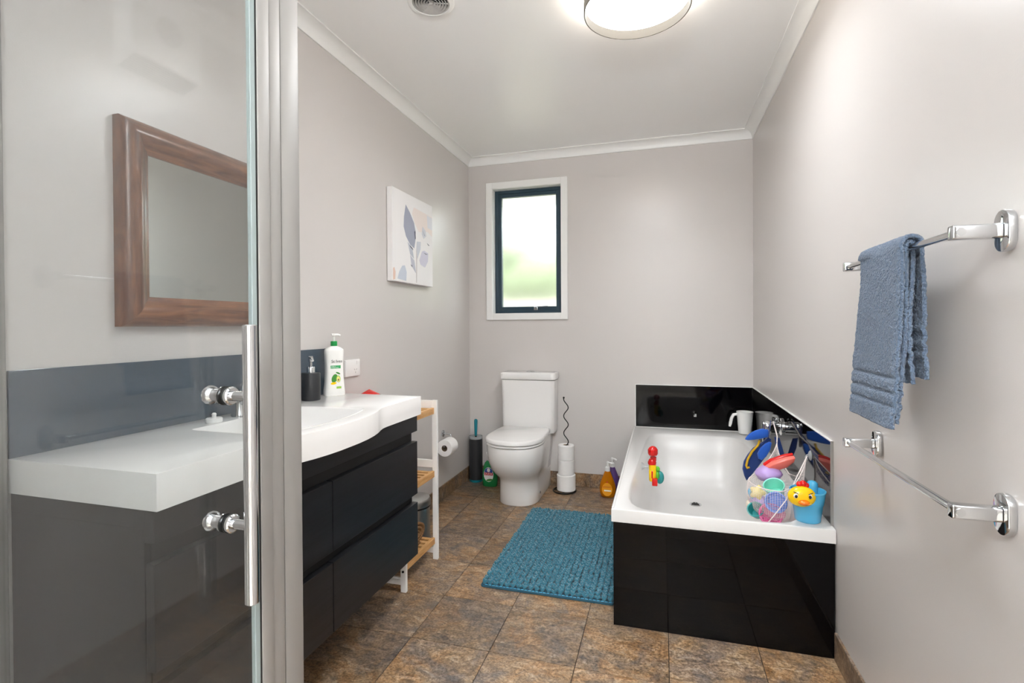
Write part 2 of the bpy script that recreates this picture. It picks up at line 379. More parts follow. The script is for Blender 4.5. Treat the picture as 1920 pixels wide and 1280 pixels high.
# ================================================================== SHOWER (glass door, corner post, return pane)
GX, RY = -.608, .742
sd = thing('shower_door', 'clear glass shower door with long chrome bar handle', 'shower door', (GX, .4, .05))
obj('glass_panel', B((GX-.003, FW+.03, .06), (GX+.003, .640, 2.06)), 'shower_glass', sd)
obj('edge_seal', B((GX-.004, .640, .06), (GX+.004, .650, 2.06), .001), 'glass_edge', sd)
obj('handle_bar', lathe(bm_new(), [(.0085, .749), (.0098, .7505), (.0098, 1.1475), (.0085, 1.149)], (GX+.042, .594, 0), seg=32), 'chrome', sd, 40)
for z in (1.046, .860):
    obj('handle_standoff', lathe(bm_new(), [(.0075, .004), (.0075, .036)], (GX, .594, z), 'X', 24), 'chrome', sd, 40)
    obj('standoff_flange', lathe(bm_new(), [(.0125, .0045), (.0135, .006), (.0135, .010), (.0115, .012), (.0085, .0122)], (GX, .594, z), 'X', 28), 'chrome', sd, 40)
    obj('gasket', lathe(bm_new(), [(.0138, .0031), (.0138, .0046)], (GX, .594, z), 'X', 28), 'rubber_black', sd)
    obj('gasket', lathe(bm_new(), [(.0138, -.0046), (.0138, -.0031)], (GX, .594, z), 'X', 28), 'rubber_black', sd)
    obj('door_knob', lathe(bm_new(), [(.0132, -.0047), (.0132, -.008), (.0095, -.010), (.0095, -.022), (.0135, -.026), (.0145, -.030), (.0125, -.034), (.0, -.0345)][:-1], (GX, .594, z), 'X', 28), 'chrome', sd, 40)
sf = thing('fixed_shower_screen', 'satin aluminium shower corner post with fixed glass return panel', 'shower screen', (GX, .71, 0))
obj('door_jamb', B((GX-.016, .6535, .0455), (GX+.006, .679, 2.10), .003), 'frame_aluminium', sd and sf, 40)
obj('jamb_cover', B((GX-.016, .681, .0455), (GX+.0025, .7075, 2.10), .003), 'frame_aluminium', sf, 40)
obj('corner_post', B((GX-.036, .7095, .0455), (GX+.001, .7555, 2.12), .005), 'frame_aluminium', sf, 40)
obj('door_seal', B((GX-.003, .6502, .06), (GX+.0035, .6534, 2.06)), 'rubber_black', sd)
obj('post_seal', B((GX-.010, .6785, .0455), (GX-.001, .7100, 2.10)), 'rubber_black', sf)
obj('return_glass', B((LW+.012, RY-.003, .06), (GX-.034, RY+.003, 2.06)), 'shower_glass', sf)
obj('wall_channel', B((LW+.001, RY-.014, .0455), (LW+.022, RY+.014, 2.10), .002), 'frame_aluminium', sf)
obj('top_rail', B((GX-.018, FW+.002, 2.062), (GX+.014, .70, 2.10), .003), 'frame_aluminium', sf)
obj('return_rail', B((LW+.02, RY-.016, 2.062), (GX-.036, RY+.016, 2.10), .003), 'frame_aluminium', sf)
obj('sill', B((GX-.02, FW+.002, .0455), (GX+.014, .653, .06), .002), 'frame_aluminium', sf)
obj('return_sill', B((LW+.02, RY-.016, .0455), (GX-.036, RY+.016, .06), .002), 'frame_aluminium', sf)
bm = bm_new(); prism(bm, rrect(LW+.003, GX+.014, FW+.003, RY+.016, .01), 'Z', .0, .045, .004)
tag(obj('shower_tray', bm, 'acrylic', smooth=40), 'low white acrylic shower tray under the glass screen', 'shower tray')

# ================================================================== VANITY
VY0, VY1, VT, VBt, VX = .768, 1.925, .856, .780, -.962
VC = (VY0+VY1)/2
BOW = [(0, .052), (.05, .0515), (.10, .048), (.15, .040), (.20, .027), (.24, .012), (.27, .003), (.30, 0)]
def bow(y):
    t = abs(y-VC)
    for (a, p), (b, q) in zip(BOW, BOW[1:]):
        if t <= b:
            k = (t-a)/(b-a); k = k*k*(3-2*k) if p-q > .02 else k; return p+(q-p)*k
    return 0
def top_outline(inset=0):
    n = 64; p = [(LW+.001, VY0), (VX, VY0)]
    ys = [VY0+.03+(VY1-VY0-.06)*k/n for k in range(n+1)]
    p += [(VX+bow(y), y) for y in ys] + [(VX, VY1), (LW+.001, VY1)]
    return p
def basin_outline(s=1, cx=-1.13, cy=VC):
    """straight back and sides, gently bowed front that meets the sides in tight corners"""
    hw, xb = .224, -1.290; p = []
    for k in range(13): v = -1+2*k/12; p.append((-1.006+.040*(1-v*v), cy+v*hw))
    p += [(-1.020, cy+hw+.0015), (-1.15, cy+hw+.002), (xb+.02, cy+hw), (xb+.004, cy+hw-.006), (xb, cy+hw-.02)]
    p += [(xb, cy+hw*t) for t in (.6, .3, 0, -.3, -.6)]
    p += [(xb, cy-hw+.02), (xb+.004, cy-hw+.006), (xb+.02, cy-hw), (-1.15, cy-hw-.002), (-1.020, cy-hw-.0015)]
    return [(cx+(x-cx)*s, cy+(y-cy)*s) for x, y in p]
bm = bm_new()
outl = top_outline(); bas = basin_outline(); N_ = len(bas)
ov = [bm.verts.new((x, y, VT)) for x, y in outl]; lo = [bm.verts.new((x, y, VBt)) for x, y in outl]
for i in range(len(outl)):
    j = (i+1) % len(outl); bm.faces.new((ov[i], ov[j], lo[j], lo[i]))
bm.faces.new(lo)
e_o = [bm.edges.new((ov[i], ov[(i+1) % len(ov)])) if not bm.edges.get((ov[i], ov[(i+1) % len(ov)])) else bm.edges.get((ov[i], ov[(i+1) % len(ov)])) for i in range(len(ov))]
bv = [bm.verts.new((x, y, VT)) for x, y in bas]; e_b = [bm.edges.new((bv[i], bv[(i+1) % N_])) for i in range(N_)]
bmesh.ops.triangle_fill(bm, edges=e_o+e_b, use_beauty=True)
bmesh.ops.delete(bm, geom=[f for f in bm.faces if all(v in bv for v in f.verts)], context='FACES_ONLY')
prev = bv
for s, z in ((.985, VT-.002), (.965, VT-.008), (.93, VT-.03), (.86, VT-.065), (.72, VT-.09), (.45, VT-.10), (.15, VT-.102)):
    cur = [bm.verts.new((x, y, z)) for x, y in basin_outline(s)]
    for i in range(N_): bm.faces.new((prev[i], prev[(i+1) % N_], cur[(i+1) % N_], cur[i]))
    prev = cur
bm.faces.new(prev)
es = [e for e in bm.edges if all(abs(v.co.z-VT) < 1e-6 for v in e.verts) and len(e.link_faces) == 2 and any(abs(f.normal.z) < .1 or abs(f.calc_center_median().z-(VT+VBt)/2) < .01 for f in e.link_faces)]
bm.normal_update(); bmesh.ops.bevel(bm, geom=es, offset=.003, segments=2, affect='EDGES', profile=.5)
vt = thing('washbasin', 'white gloss vanity top with bowed front and moulded basin', 'vanity top', (LW+.2, VC, VBt))
obj('basin_slab', bm, 'benchtop', vt, 35)
obj('waste', lathe(bm_new(), [(.022, 0), (.022, .003), (.014, .004)], (-1.10, VC, VT-.1018)), 'chrome', vt, 40)
CX = -.975; cy0, cy1 = VY0+.004, VY1-.010
vc = thing('vanity_cabinet', 'wall-hung charcoal woodgrain vanity cabinet with four handleless drawers', 'cabinet', (LW+.2, VC, .2))
obj('body', B((LW+.002, cy0, .200), (CX-.026, cy1, .740), .001), 'vanity_laminate', vc)
for y0 in (cy0, cy1-.018): obj('side_panel', B((LW+.002, y0, .740), (CX-.026, y0+.018, VBt-.0005)), 'vanity_laminate', vc)
obj('top_rail', B((CX-.026, cy0, .712), (CX, cy1, VBt-.0005), .0012), 'vanity_laminate', vc)
for z0, z1 in ((.670, .712), (.417, .452)): obj('gap_shade', B((CX-.0262, cy0+.012, z0+.0005), (CX-.0235, cy1-.012, z1-.0005)), 'rubber_black', vc)  # black strips put in the drawer gaps to stand for their shade
for y0, y1 in ((cy0, VC-.0015), (VC+.0015, cy1)):
    obj('drawer', B((CX-.023, y0, .452), (CX, y1, .670), .0015), 'vanity_laminate', vc)
    obj('drawer', B((CX-.023, y0, .201), (CX, y1, .417), .0015), 'vanity_laminate', vc)
tag(obj('splashback_panel', B((LW, VY0, VT), (LW+.006, VY1, 1.052), .001), 'slate_glass'), 'slate blue-grey glass splashback panel above the vanity top', 'splashback')
# mixer tap
fx, fy = -1.325, VC
mt_ = thing('basin_mixer', 'chrome basin mixer tap behind the shower post', 'tap', (fx, fy, VT))
obj('tap_body', lathe(bm_new(), [(.026, 0), (.026, .006), (.022, .012), (.021, .075), (.023, .08)], (fx, fy, VT)), 'chrome', mt_, 40)
bm = bm_new(); tube(bm, [(fx, fy, VT+.045), (fx+.05, fy, VT+.062), (fx+.10, fy, VT+.062), (fx+.125, fy, VT+.048)], [.017, .016, .014, .012], 16); obj('spout', bm, 'chrome', mt_, 40)
bm = bm_new(); prism(bm, rrect(fx-.024, fx+.055, fy-.018, fy+.018, .014), 'Z', VT+.082, VT+.108, .004); obj('lever', bm, 'chrome', mt_, 40)
pl = thing('basin_plug', 'small white rubber basin plug lying by the tap', 'plug', (-1.313, 1.235, VT))
obj('disc', lathe(bm_new(), [(.021, 0), (.023, .002), (.023, .012), (.020, .0145)], (-1.313, 1.235, VT)), 'white_plastic', pl, 40)
obj('knob', lathe(bm_new(), [(.006, .0145), (.006, .022), (.007, .025), (.004, .029)], (-1.313, 1.235, VT)), 'white_plastic', pl, 40)
# soap dispenser
sx_, sy_ = -1.335, 1.712
so = thing('soap_dispenser', 'black cylindrical soap dispenser with chrome pump on the vanity', 'soap dispenser', (sx_, sy_, VT))
obj('body', lathe(bm_new(), [(.034, 0), (.036, .002), (.036, .104), (.034, .108), (.015, .109)], (sx_, sy_, VT), seg=40), 'charcoal_plastic', so, 40)
obj('collar', lathe(bm_new(), [(.0155, .109), (.0155, .130), (.014, .132)], (sx_, sy_, VT)), 'chrome', so, 40)
bm = bm_new(); lathe(bm, [(.006, .132), (.006, .15), (.009, .152), (.009, .172), (.007, .174)], (sx_, sy_, VT), seg=16); tube(bm, [(sx_, sy_, VT+.166), (sx_+.02, sy_-.018, VT+.166), (sx_+.03, sy_-.027, VT+.158)], .005, 10); obj('pump', bm, 'chrome', so, 40)
# lotion bottle, turned to face the camera
bx, by = -1.335, 1.862
lb = thing('lotion_bottle', 'white lotion pump bottle with green collar and avocado label', 'bottle', (bx, by, VT))
fdir = Vector((.80, -.60, 0)); rdir = Vector((.60, .80, 0))      # label faces the room, right side runs to the back wall
def lotion_ring(hw, hd, z, n=32, e=4.2):
    p = []
    for k in range(n):
        a = 2*PI*k/n; ca, sa = math.cos(a), math.sin(a); r = 1/((abs(ca)**e+abs(sa)**e)**(1/e))
        p.append(Vector((bx, by, VT+z))+rdir*(r*ca*hw)+fdir*(r*sa*hd))
    return p
prof = [(0, .041, .0225), (.004, .043, .024), (.02, .0425, .024), (.06, .038, .0235), (.10, .0362, .0235), (.14, .0365, .0235), (.17, .038, .0235), (.188, .038, .0235), (.194, .0365, .0225), (.202, .026, .018), (.208, .014, .014)]
obj('body', rings(bm_new(), [lotion_ring(hw, hd, z) for z, hw, hd in prof]), 'lotion_white', lb, 50)
obj('collar', lathe(bm_new(), [(.0135, .207), (.0135, .228), (.012, .229)], (bx, by, VT)), 'cap_green', lb, 40)
bm = bm_new(); lathe(bm, [(.005, .229), (.005, .25), (.008, .252), (.008, .258)], (bx, by, VT), seg=14); a_ = Vector((bx, by, VT+.256)); tube(bm, [a_-rdir*.01, a_+rdir*.018, a_+rdir*.026-Vector((0, 0, .004))], .0048, 10); obj('pump', bm, 'lotion_white', lb, 40)
lab = lambda u, z: Vector((bx, by, VT+z))+rdir*u+fdir*.0243
def flat_poly(name, pts, mt, parent, org, rx, up, nrm, th=.0004):
    bm = bm_new(); f0 = [bm.verts.new(Vector(org)+Vector(rx)*u+Vector(up)*v) for u, v in pts]; f1 = [bm.verts.new(p.co+Vector(nrm)*th) for p in f0]
    n = len(pts); bm.faces.new(f0); bm.faces.new(f1)
    for i in range(n): bm.faces.new((f0[i], f0[(i+1) % n], f1[(i+1) % n], f1[i]))
    return obj(name, bm, mt, parent)
def ell(cu, cv, a, b, rot=0, n=20):
    c, s = math.cos(rot), math.sin(rot)
    return [(cu+a*math.cos(2*PI*k/n)*c-b*math.sin(2*PI*k/n)*s, cv+a*math.cos(2*PI*k/n)*s+b*math.sin(2*PI*k/n)*c) for k in range(n)]
UP = (0, 0, 1); O_ = (bx+fdir.x*.0238, by+fdir.y*.0238, VT)
text('lettering', 'St Ives', .0175, 'print_black', basis(lab(.004, .144), rdir, UP), lb)
flat_poly('label_band', [(-.022, .114), (.020, .114), (.020, .127), (-.022, .127)], 'label_green', lb, O_, rdir, UP, fdir)
text('lettering', 'DAILY', .0065, 'print_white', basis(lab(-.010, .1225), rdir, UP), lb); text('lettering', 'HYDRATING', .0055, 'print_white', basis(lab(-.005, .1172), rdir, UP), lb)
flat_poly('avocado_print', ell(-.006, .073, .0115, .0185, -.35), 'leaf_green', lb, O_, rdir, UP, fdir)
flat_poly('avocado_flesh', ell(.010, .070, .009, .0145, .1), 'lime_print', lb, O_, rdir, UP, fdir, .0006)
flat_poly('avocado_core', ell(.010, .069, .0068, .0118, .1), 'pale_yellow_plastic', lb, O_, rdir, UP, fdir, .0008)
flat_poly('avocado_stone', ell(.010, .066, .0035, .0045), 'cardboard', lb, O_, rdir, UP, fdir, .001)
flat_poly('leaf_print', ell(.009, .094, .010, .0035, -.45), 'leaf_green', lb, O_, rdir, UP, fdir)
flat_poly('fruit_print', ell(-.010, .052, .012, .005, .1), 'yellow_plastic', lb, O_, rdir, UP, fdir, .0007)
flat_poly('label_badge', [(.002, .029), (.022, .029), (.022, .038), (.002, .038)], 'lime_print', lb, O_, rdir, UP, fdir)
# power point
ws = thing('power_socket', 'white power socket on the wall beside the lotion bottle', 'socket', (LW, 2.075, .953))
obj('plate', B((LW, 2.016, .914), (LW+.011, 2.134, .992), .003), 'white_plastic', ws, 40)
obj('rocker_switch', B((LW+.011, 2.102, .968), (LW+.015, 2.114, .984), .001), 'white_plastic', ws)
for dy, dz, r_ in ((-.008, 0, .6), (.008, 0, -.6), (0, -.014, 0)):
    bm = B((-.001, -.0012, -.004), (.0005, .0012, .004)); bm.transform(Matrix.Translation((LW+.0112, 2.095+dy, .945+dz)) @ Matrix.Rotation(r_, 4, 'X')); obj('slot', bm, 'grey_plastic', ws)

# mirror
my0, my1, mz0, mz1 = 1.003, 1.640, 1.149, 1.712
mr = thing('wall_mirror', 'wall mirror in a wide rounded brown timber frame', 'mirror', (LW, (my0+my1)/2, mz0))
fprof = [(0, 0), (0, .022), (.008, .034), (.024, .043), (.042, .043), (.056, .034), (.062, .027), (.076, .022), (.083, .018), (.083, 0)]   # inward distance, height off the wall
def fr_piece(side):
    r0, r1 = [], []
    for d, h in fprof:
        if side == 'B': r0.append((LW+h, my0+d, mz0+d)); r1.append((LW+h, my1-d, mz0+d))
        if side == 'T': r0.append((LW+h, my0+d, mz1-d)); r1.append((LW+h, my1-d, mz1-d))
        if side == 'L': r0.append((LW+h, my0+d, mz0+d)); r1.append((LW+h, my0+d, mz1-d))
        if side == 'R': r0.append((LW+h, my1-d, mz0+d)); r1.append((LW+h, my1-d, mz1-d))
    return rings(bm_new(), [r0, r1])
for s_ in 'BTLR': obj('frame_moulding', fr_piece(s_), 'wood_frame' if s_ in 'BT' else 'wood_frame_upright', mr, 35)
obj('mirror_pane', B((LW+.004, my0+.08, mz0+.08), (LW+.014, my1-.08, mz1-.08)), 'mirror_glass', mr)

# canvas with painted leaves
cy_0, cy_1, cz0, cz1 = 2.405, 2.895, 1.388, 1.886
pic = thing('canvas_picture', 'square canvas print of pale grey and blush leaves', 'picture', (LW, 2.65, cz0))
obj('canvas', B((LW+.003, cy_0, cz0), (LW+.036, cy_1, cz1), .002), 'canvas_paint', pic)
LAYER = .0002; PX_ = LW+.036; PO = (PX_, cy_0, cz0); W_, H_ = cy_1-cy_0, cz1-cz0
for nm, c_, pts in [
    ('painted_patch', 'efe4df', [(.50, .88), (.99, .86), (.99, .62), (.86, .66), (.62, .62), (.52, .70), (.45, .80)]),
    ('painted_patch', 'e3e4ea', [(.84, .86), (.99, .85), (.99, .70), (.86, .71)]),
    ('painted_patch', 'e6c9bb', [(.005, .01), (.05, .02), (.06, .10), (.03, .15), (.005, .13)]),
    ('painted_patch', 'c9d0dc', [(.10, .03), (.30, .02), (.31, .12), (.27, .19), (.21, .18), (.14, .11)]),
    ('painted_leaf', 'a2a6b8', [(.30, .87), (.40, .80), (.50, .70), (.54, .60), (.53, .50), (.50, .41), (.40, .44), (.30, .52), (.25, .62), (.26, .73)]),
    ('painted_leaf', 'bfc3ce', [(.34, .46), (.45, .41), (.49, .29), (.40, .33)]),
    ('painted_leaf', 'c4c5d1', [(.40, .32), (.50, .27), (.54, .13), (.43, .20)]),
    ('painted_leaf', 'ccd0d8', [(.57, .50), (.67, .51), (.66, .42), (.58, .30), (.55, .38)]),
    ('painted_leaf', 'd2d0df', [(.70, .40), (.76, .42), (.87, .40), (.86, .30), (.78, .22), (.66, .24), (.63, .29)]),
    ('painted_leaf', 'd4d6de', [(.72, .70), (.80, .66), (.82, .60), (.75, .56), (.70, .61)]),
    ('painted_stem', 'cfc9c9', [(.545, .02), (.56, .02), (.57, .30), (.56, .44), (.55, .30)]),
    ('painted_stroke', '5f6273', [(.50, .60), (.53, .62), (.54, .53), (.52, .51)]),
    ('painted_stroke', '6a6d7c', [(.38, .435), (.46, .405), (.47, .385), (.40, .41)]),
    ('painted_stroke', '6a6d7c', [(.41, .215), (.45, .205), (.44, .19)]),
    ('painted_stroke', '8d8f98', [(.72, .655), (.78, .60), (.77, .595)]),
    ('painted_stroke', '8d8f98', [(.74, .395), (.86, .385), (.80, .375)]),
    ('painted_stroke', '8d8f98', [(.84, .52), (.91, .50), (.88, .495)])]:
    if c_ not in M: mat(c_, c_, .6)
    LAYER += .00008; flat_poly(nm, [(u*W_, v*H_) for u, v in pts], c_, pic, PO, (0, 1, 0), UP, (1, 0, 0), LAYER)

# ================================================================== STORAGE RACK, BIN, PAPER
rx0, rx1, ry0, ry1, rz = LW+.012, -1.058, 1.962, 2.302, .783
rk = thing('storage_rack', 'white storage rack with three slatted bamboo shelves', 'shelf', ((rx0+rx1)/2, (ry0+ry1)/2, 0))
pw = .026
for x in (rx0, rx1-pw):
    for y in (ry0, ry1-.016): obj('post', B((x, y, 0), (x+pw, y+.016, rz), .0015), 'white_plastic', rk)
for y in (ry0+.001, ry1-.015):
    for z in (rz-.040, .450, .030): obj('side_rail', B((rx0+pw, y, z), (rx1-pw, y+.014, z+.038 if z > .1 else z+.03), .0015), 'white_plastic', rk)
def shelf(z):
    t = obj('shelf_bar', B((rx1-pw-.004, ry0+.016, z-.030), (rx1-pw+.012, ry1-.016, z), .001), 'bamboo', rk)
    obj('shelf_bar', B((rx0+.012, ry0+.016, z-.030), (rx0+.028, ry1-.016, z), .001), 'bamboo', rk)
    n = 8
    for k in range(n):
        y = ry0+.020+(ry1-ry0-.040-.022)*k/(n-1)
        obj('slat', B((rx0+.028, y, z-.012), (rx1-pw-.004, y+.022, z-.002), .001), 'bamboo', rk)
for z in (.746, .436, .108): shelf(z)
for z in (.090, .420): obj('bolt', lathe(bm_new(), [(.005, 0), (.005, -.003)], (rx1-.013, ry0, z), 'Y', 10), 'black_metal', rk)
# red cloth on the top shelf
rc = bm_new(); prof_ = [(-.055, 0), (-.05, .06), (-.036, .088), (-.004, .105), (.03, .092), (.05, .07), (.055, 0)]
rings(rc, [[(-1.318+u, y, .747+v*k) for u, v in prof_] for y, k in ((2.03, .55), (2.07, .9), (2.11, 1), (2.16, .8), (2.20, .45))], True, True, True)
tag(obj('folded_cloth', rc, 'red_plastic', smooth=60), 'red pointed cloth on the rack top, peeking above the vanity', 'cloth')
# pedal bin on the lowest shelf
pbx, pby = -1.252, 2.408
pb = thing('pedal_bin', 'small brushed steel pedal bin on the floor behind the rack', 'bin', (pbx, pby, 0))
obj('body', lathe(bm_new(), [(.088, 0), (.088, .012), (.086, .015), (.086, .205)], (pbx, pby, 0), seg=40), 'brushed_steel', pb, 40)
obj('band', lathe(bm_new(), [(.0875, .205), (.0875, .215)], (pbx, pby, 0), seg=40), 'rubber_black', pb, 40)
obj('lid', lathe(bm_new(), [(.091, .215), (.091, .240), (.084, .252), (.05, .260), (.012, .262)], (pbx, pby, 0), seg=40), 'brushed_steel', pb, 40)
# rolled brown towel
bm = bm_new(); sp = []
for k in range(70):
    t = k/69*2.8*2*PI; r = .010+.046*k/69; sp.append((r*math.cos(t)*1.75, r*math.sin(t)*.98))
ra = [(-1.340, 2.165+u, .1085+.060+v) for u, v in sp]; rm = [(-1.22, 2.165+u*1.03, .1085+.060+v*1.02) for u, v in sp]; rb = [(-1.105, 2.165+u*.97, .1085+.060+v*.95) for u, v in sp]
va = [[bm.verts.new(p) for p in r_] for r_ in (ra, rm, rb)]
for p_, q_ in zip(va, va[1:]):
    for i in range(len(p_)-1): bm.faces.new((p_[i], p_[i+1], q_[i+1], q_[i]))
o = obj('rolled_towel', bm, 'brown_towel', smooth=80); md = o.modifiers.new('thickness', 'SOLIDIFY'); md.thickness = .009; md.offset = 0
tag(o, 'brown towel rolled up on the lowest rack shelf', 'towel')
# toilet paper holder and roll on the left wall
ty_, tz_ = 3.035, .380; txc = LW+.066
hp = thing('paper_holder', 'chrome toilet paper holder on the wall past the rack', 'paper holder', (LW, ty_, tz_))
obj('wall_plate', lathe(bm_new(), [(.022, 0), (.022, .006), (.014, .009)], (LW, ty_+.07, tz_+.055), 'X', 24), 'chrome', hp, 40)
bm = bm_new(); tube(bm, [(LW+.006, ty_+.07, tz_+.055), (txc-.01, ty_+.07, tz_+.052), (txc, ty_+.07, tz_+.03), (txc, ty_+.07, tz_+.008), (txc, ty_+.060, tz_), (txc, ty_-.055, tz_)], .005, 10); obj('arm', bm, 'chrome', hp, 50)
def paper_roll(c, axis, r, h, label, group=None, hole=.020):
    t = thing('toilet_roll', label, 'toilet roll', c, group)
    bm = bm_new(); p = [(hole, 0), (r-.003, 0), (r, .003), (r, h-.003), (r-.003, h), (hole, h)]
    lathe(bm, p+[p[0]], c, axis, 40, cap=False); obj('paper', bm, 'paper', t, 40)
    bm = bm_new(); lathe(bm, [(hole, .001), (hole, h-.001), (hole-.0015, h-.001), (hole-.0015, .001), (hole, .001)], c, axis, 24, cap=False); obj('core', bm, 'cardboard', t, 40)
    return t
paper_roll((txc, ty_-.05, tz_-.013), 'Y', .054, .10, 'white toilet roll hanging on the wall paper holder')

# ================================================================== TOILET
tx = -.903
def dring(front, hw, back, z, hwb=None, n=40, e=2.3):
    """D plan: bowed front at y=front, straight sides running to y=back"""
    hwb = hwb or hw; p = []; mid = front+hw*1.15
    for k in range(n+1):
        a = PI*k/n; ca, sa = math.cos(a), math.sin(a); r = 1/((abs(ca)**e+abs(sa)**e)**(1/e))
        p.append((tx-hw*r*ca, mid-(mid-front)*r*sa, z))
    for t in (.35, .7): p.append((tx+hw+(hwb-hw)*t, mid+(back-mid)*t, z))
    p += [(tx+hwb, back-.01, z), (tx+hwb-.01, back, z), (tx-hwb+.01, back, z), (tx-hwb, back-.01, z)]
    for t in (.7, .35): p.append((tx-hw-(hwb-hw)*t, mid+(back-mid)*t, z))
    return p
tl = thing('toilet', 'white close-coupled toilet with lid down', 'toilet', (tx, 3.3, 0))
rs = [dring(3.100, .128, 3.606, 0, .130), dring(3.096, .131, 3.606, .006, .132), dring(3.098, .128, 3.606, .08, .130), dring(3.094, .127, 3.606, .14, .130), dring(3.078, .130, 3.606, .168, .132), dring(3.028, .146, 3.606, .200, .136), dring(2.985, .161, 3.606, .240, .140),
      dring(2.960, .171, 3.606, .285, .144), dring(2.949, .177, 3.606, .335, .147), dring(2.945, .179, 3.606, .385, .150), dring(2.948, .177, 3.606, .394, .150), dring(2.955, .170, 3.60, .397, .146)]
obj('pan', rings(bm_new(), rs), 'ceramic', tl, 45)
def lid_rings(z0, z1, f, hw, b): return [dring(f+.006, hw-.006, b, z0, hw-.020), dring(f, hw, b, z0+.004, hw-.014), dring(f, hw, b, z1-.008, hw-.014), dring(f+.005, hw-.005, b-.003, z1-.002, hw-.019), dring(f+.014, hw-.014, b-.008, z1, hw-.028)]
obj('seat', rings(bm_new(), lid_rings(.399, .413, 2.938, .182, 3.405)), 'ceramic', tl, 45)
ld = obj('lid', rings(bm_new(), lid_rings(.416, .446, 2.934, .186, 3.41)), 'ceramic', tl, 45)
for s_ in (-1, 1): obj('hinge', lathe(bm_new(), [(.012, -.02), (.012, .02)], (tx+s_*.085, 3.415, .425), 'X', 16), 'chrome', tl, 40)
def rr_ring(x0, x1, y0, y1, r, z): return [(u, v, z) for u, v in rrect(x0, x1, y0, y1, r)]
obj('cistern', rings(bm_new(), [rr_ring(tx-.182, tx+.182, 3.452, 3.605, .025, .398), rr_ring(tx-.187, tx+.187, 3.446, 3.606, .028, .42), rr_ring(tx-.193, tx+.193, 3.438, 3.606, .028, .764)]), 'ceramic', tl, 45)
cl = obj('cistern_lid', rings(bm_new(), [rr_ring(tx-.195, tx+.195, 3.435, 3.607, .028, .768), rr_ring(tx-.199, tx+.199, 3.431, 3.608, .030, .772), rr_ring(tx-.199, tx+.199, 3.431, 3.608, .030, .808), rr_ring(tx-.195, tx+.195, 3.435, 3.606, .028, .815), rr_ring(tx-.185, tx+.185, 3.445, 3.60, .022, .818)]), 'ceramic', tl, 45)
obj('flush_button', lathe(bm_new(), [(.030, 0), (.030, .004), (.024, .009), (.010, .011)], (tx+.005, 3.52, .818)), 'chrome', cl, 40)
obj('bolt_cap', lathe(bm_new(), [(.009, 0), (.009, .004), (.005, .006)], (tx+.130, 3.26, .05), 'X', 16), 'chrome_dark', tl, 40)

# toilet brush
qx, qy = -1.322, 3.535
tb = thing('toilet_brush', 'teal handled toilet brush in a tall charcoal holder', 'toilet brush', (qx, qy, 0))
obj('base', lathe(bm_new(), [(.047, 0), (.049, .003), (.049, .016), (.047, .018)], (qx, qy, 0)), 'teal_plastic', tb, 40)
bm = bm_new(); lathe(bm, [(.049, .018), (.049, .315), (.046, .315), (.045, .03)], (qx, qy, 0), cap=False); obj('holder', bm, 'charcoal_plastic', tb, 40)
bm = bm_new(); lathe(bm, [(.049, .315), (.049, .335), (.047, .335), (.047, .315)], (qx, qy, 0), cap=False); obj('collar', bm, 'clear_plastic', tb, 40)
bm = bm_new(); tube(bm, [(qx, qy, .06), (qx, qy, .30), (qx+.001, qy, .34)], .007, 10); obj('stem', bm, 'black_metal', tb, 40)
bm = bm_new(); tube(bm, [(qx, qy, .335), (qx, qy, .36), (qx+.001, qy, .44), (qx+.001, qy, .452), (qx+.001, qy, .458)], [.009, .010, .013, .012, .006], 14); obj('handle', bm, 'teal_plastic', tb, 50)

# toilet cleaner bottle
gx, gy = -1.185, 3.455
gb = thing('cleaner_bottle', 'green toilet cleaner bottle with white cap behind the toilet', 'bottle', (gx, gy, 0))
def oval(cx, cy, hw, hd, z, n=28, e=2.6):
    p = []
    for k in range(n):
        a = 2*PI*k/n; ca, sa = math.cos(a), math.sin(a); r = 1/((abs(ca)**e+abs(sa)**e)**(1/e)); p.append((cx+hw*r*ca, cy+hd*r*sa, z))
    return p
obj('body', rings(bm_new(), [oval(gx, gy, hw, hd, z) for z, hw, hd in ((0, .050, .028), (.004, .053, .031), (.05, .056, .032), (.10, .054, .031), (.14, .047, .028), (.165, .036, .023), (.18, .022, .016))]), 'bottle_green', gb, 50)
bm = bm_new(); tube(bm, [(gx+.004, gy, .178), (gx+.004, gy, .195), (gx+.002, gy, .205), (gx-.012, gy-.004, .228), (gx-.022, gy-.006, .240)], [.019, .018, .013, .011, .008], 14); obj('cap', bm, 'white_plastic', gb, 50)
LO = (gx, gy-.0318, 0)
flat_poly('label_print', ell(0, .088, .036, .052), 'print_white', gb, LO, (1, 0, 0), UP, (0, -1, 0), .0012)
flat_poly('label_print', ell(0, .110, .030, .026), 'print_blue', gb, LO, (1, 0, 0), UP, (0, -1, 0), .0016)
flat_poly('label_print', ell(0, .120, .012, .014), 'print_white', gb, LO, (1, 0, 0), UP, (0, -1, 0), .0019)
flat_poly('label_print', [(-.032, .083), (.032, .083), (.032, .103), (-.032, .103)], 'print_red', gb, LO, (1, 0, 0), UP, (0, -1, 0), .0021)
text('lettering', 'DUCK', .020, 'print_white', basis((gx, gy-.0342, .093), (1, 0, 0), UP), gb)
flat_poly('label_print', ell(.006, .050, .024, .008, .2), 'leaf_green', gb, LO, (1, 0, 0), UP, (0, -1, 0), .0018)

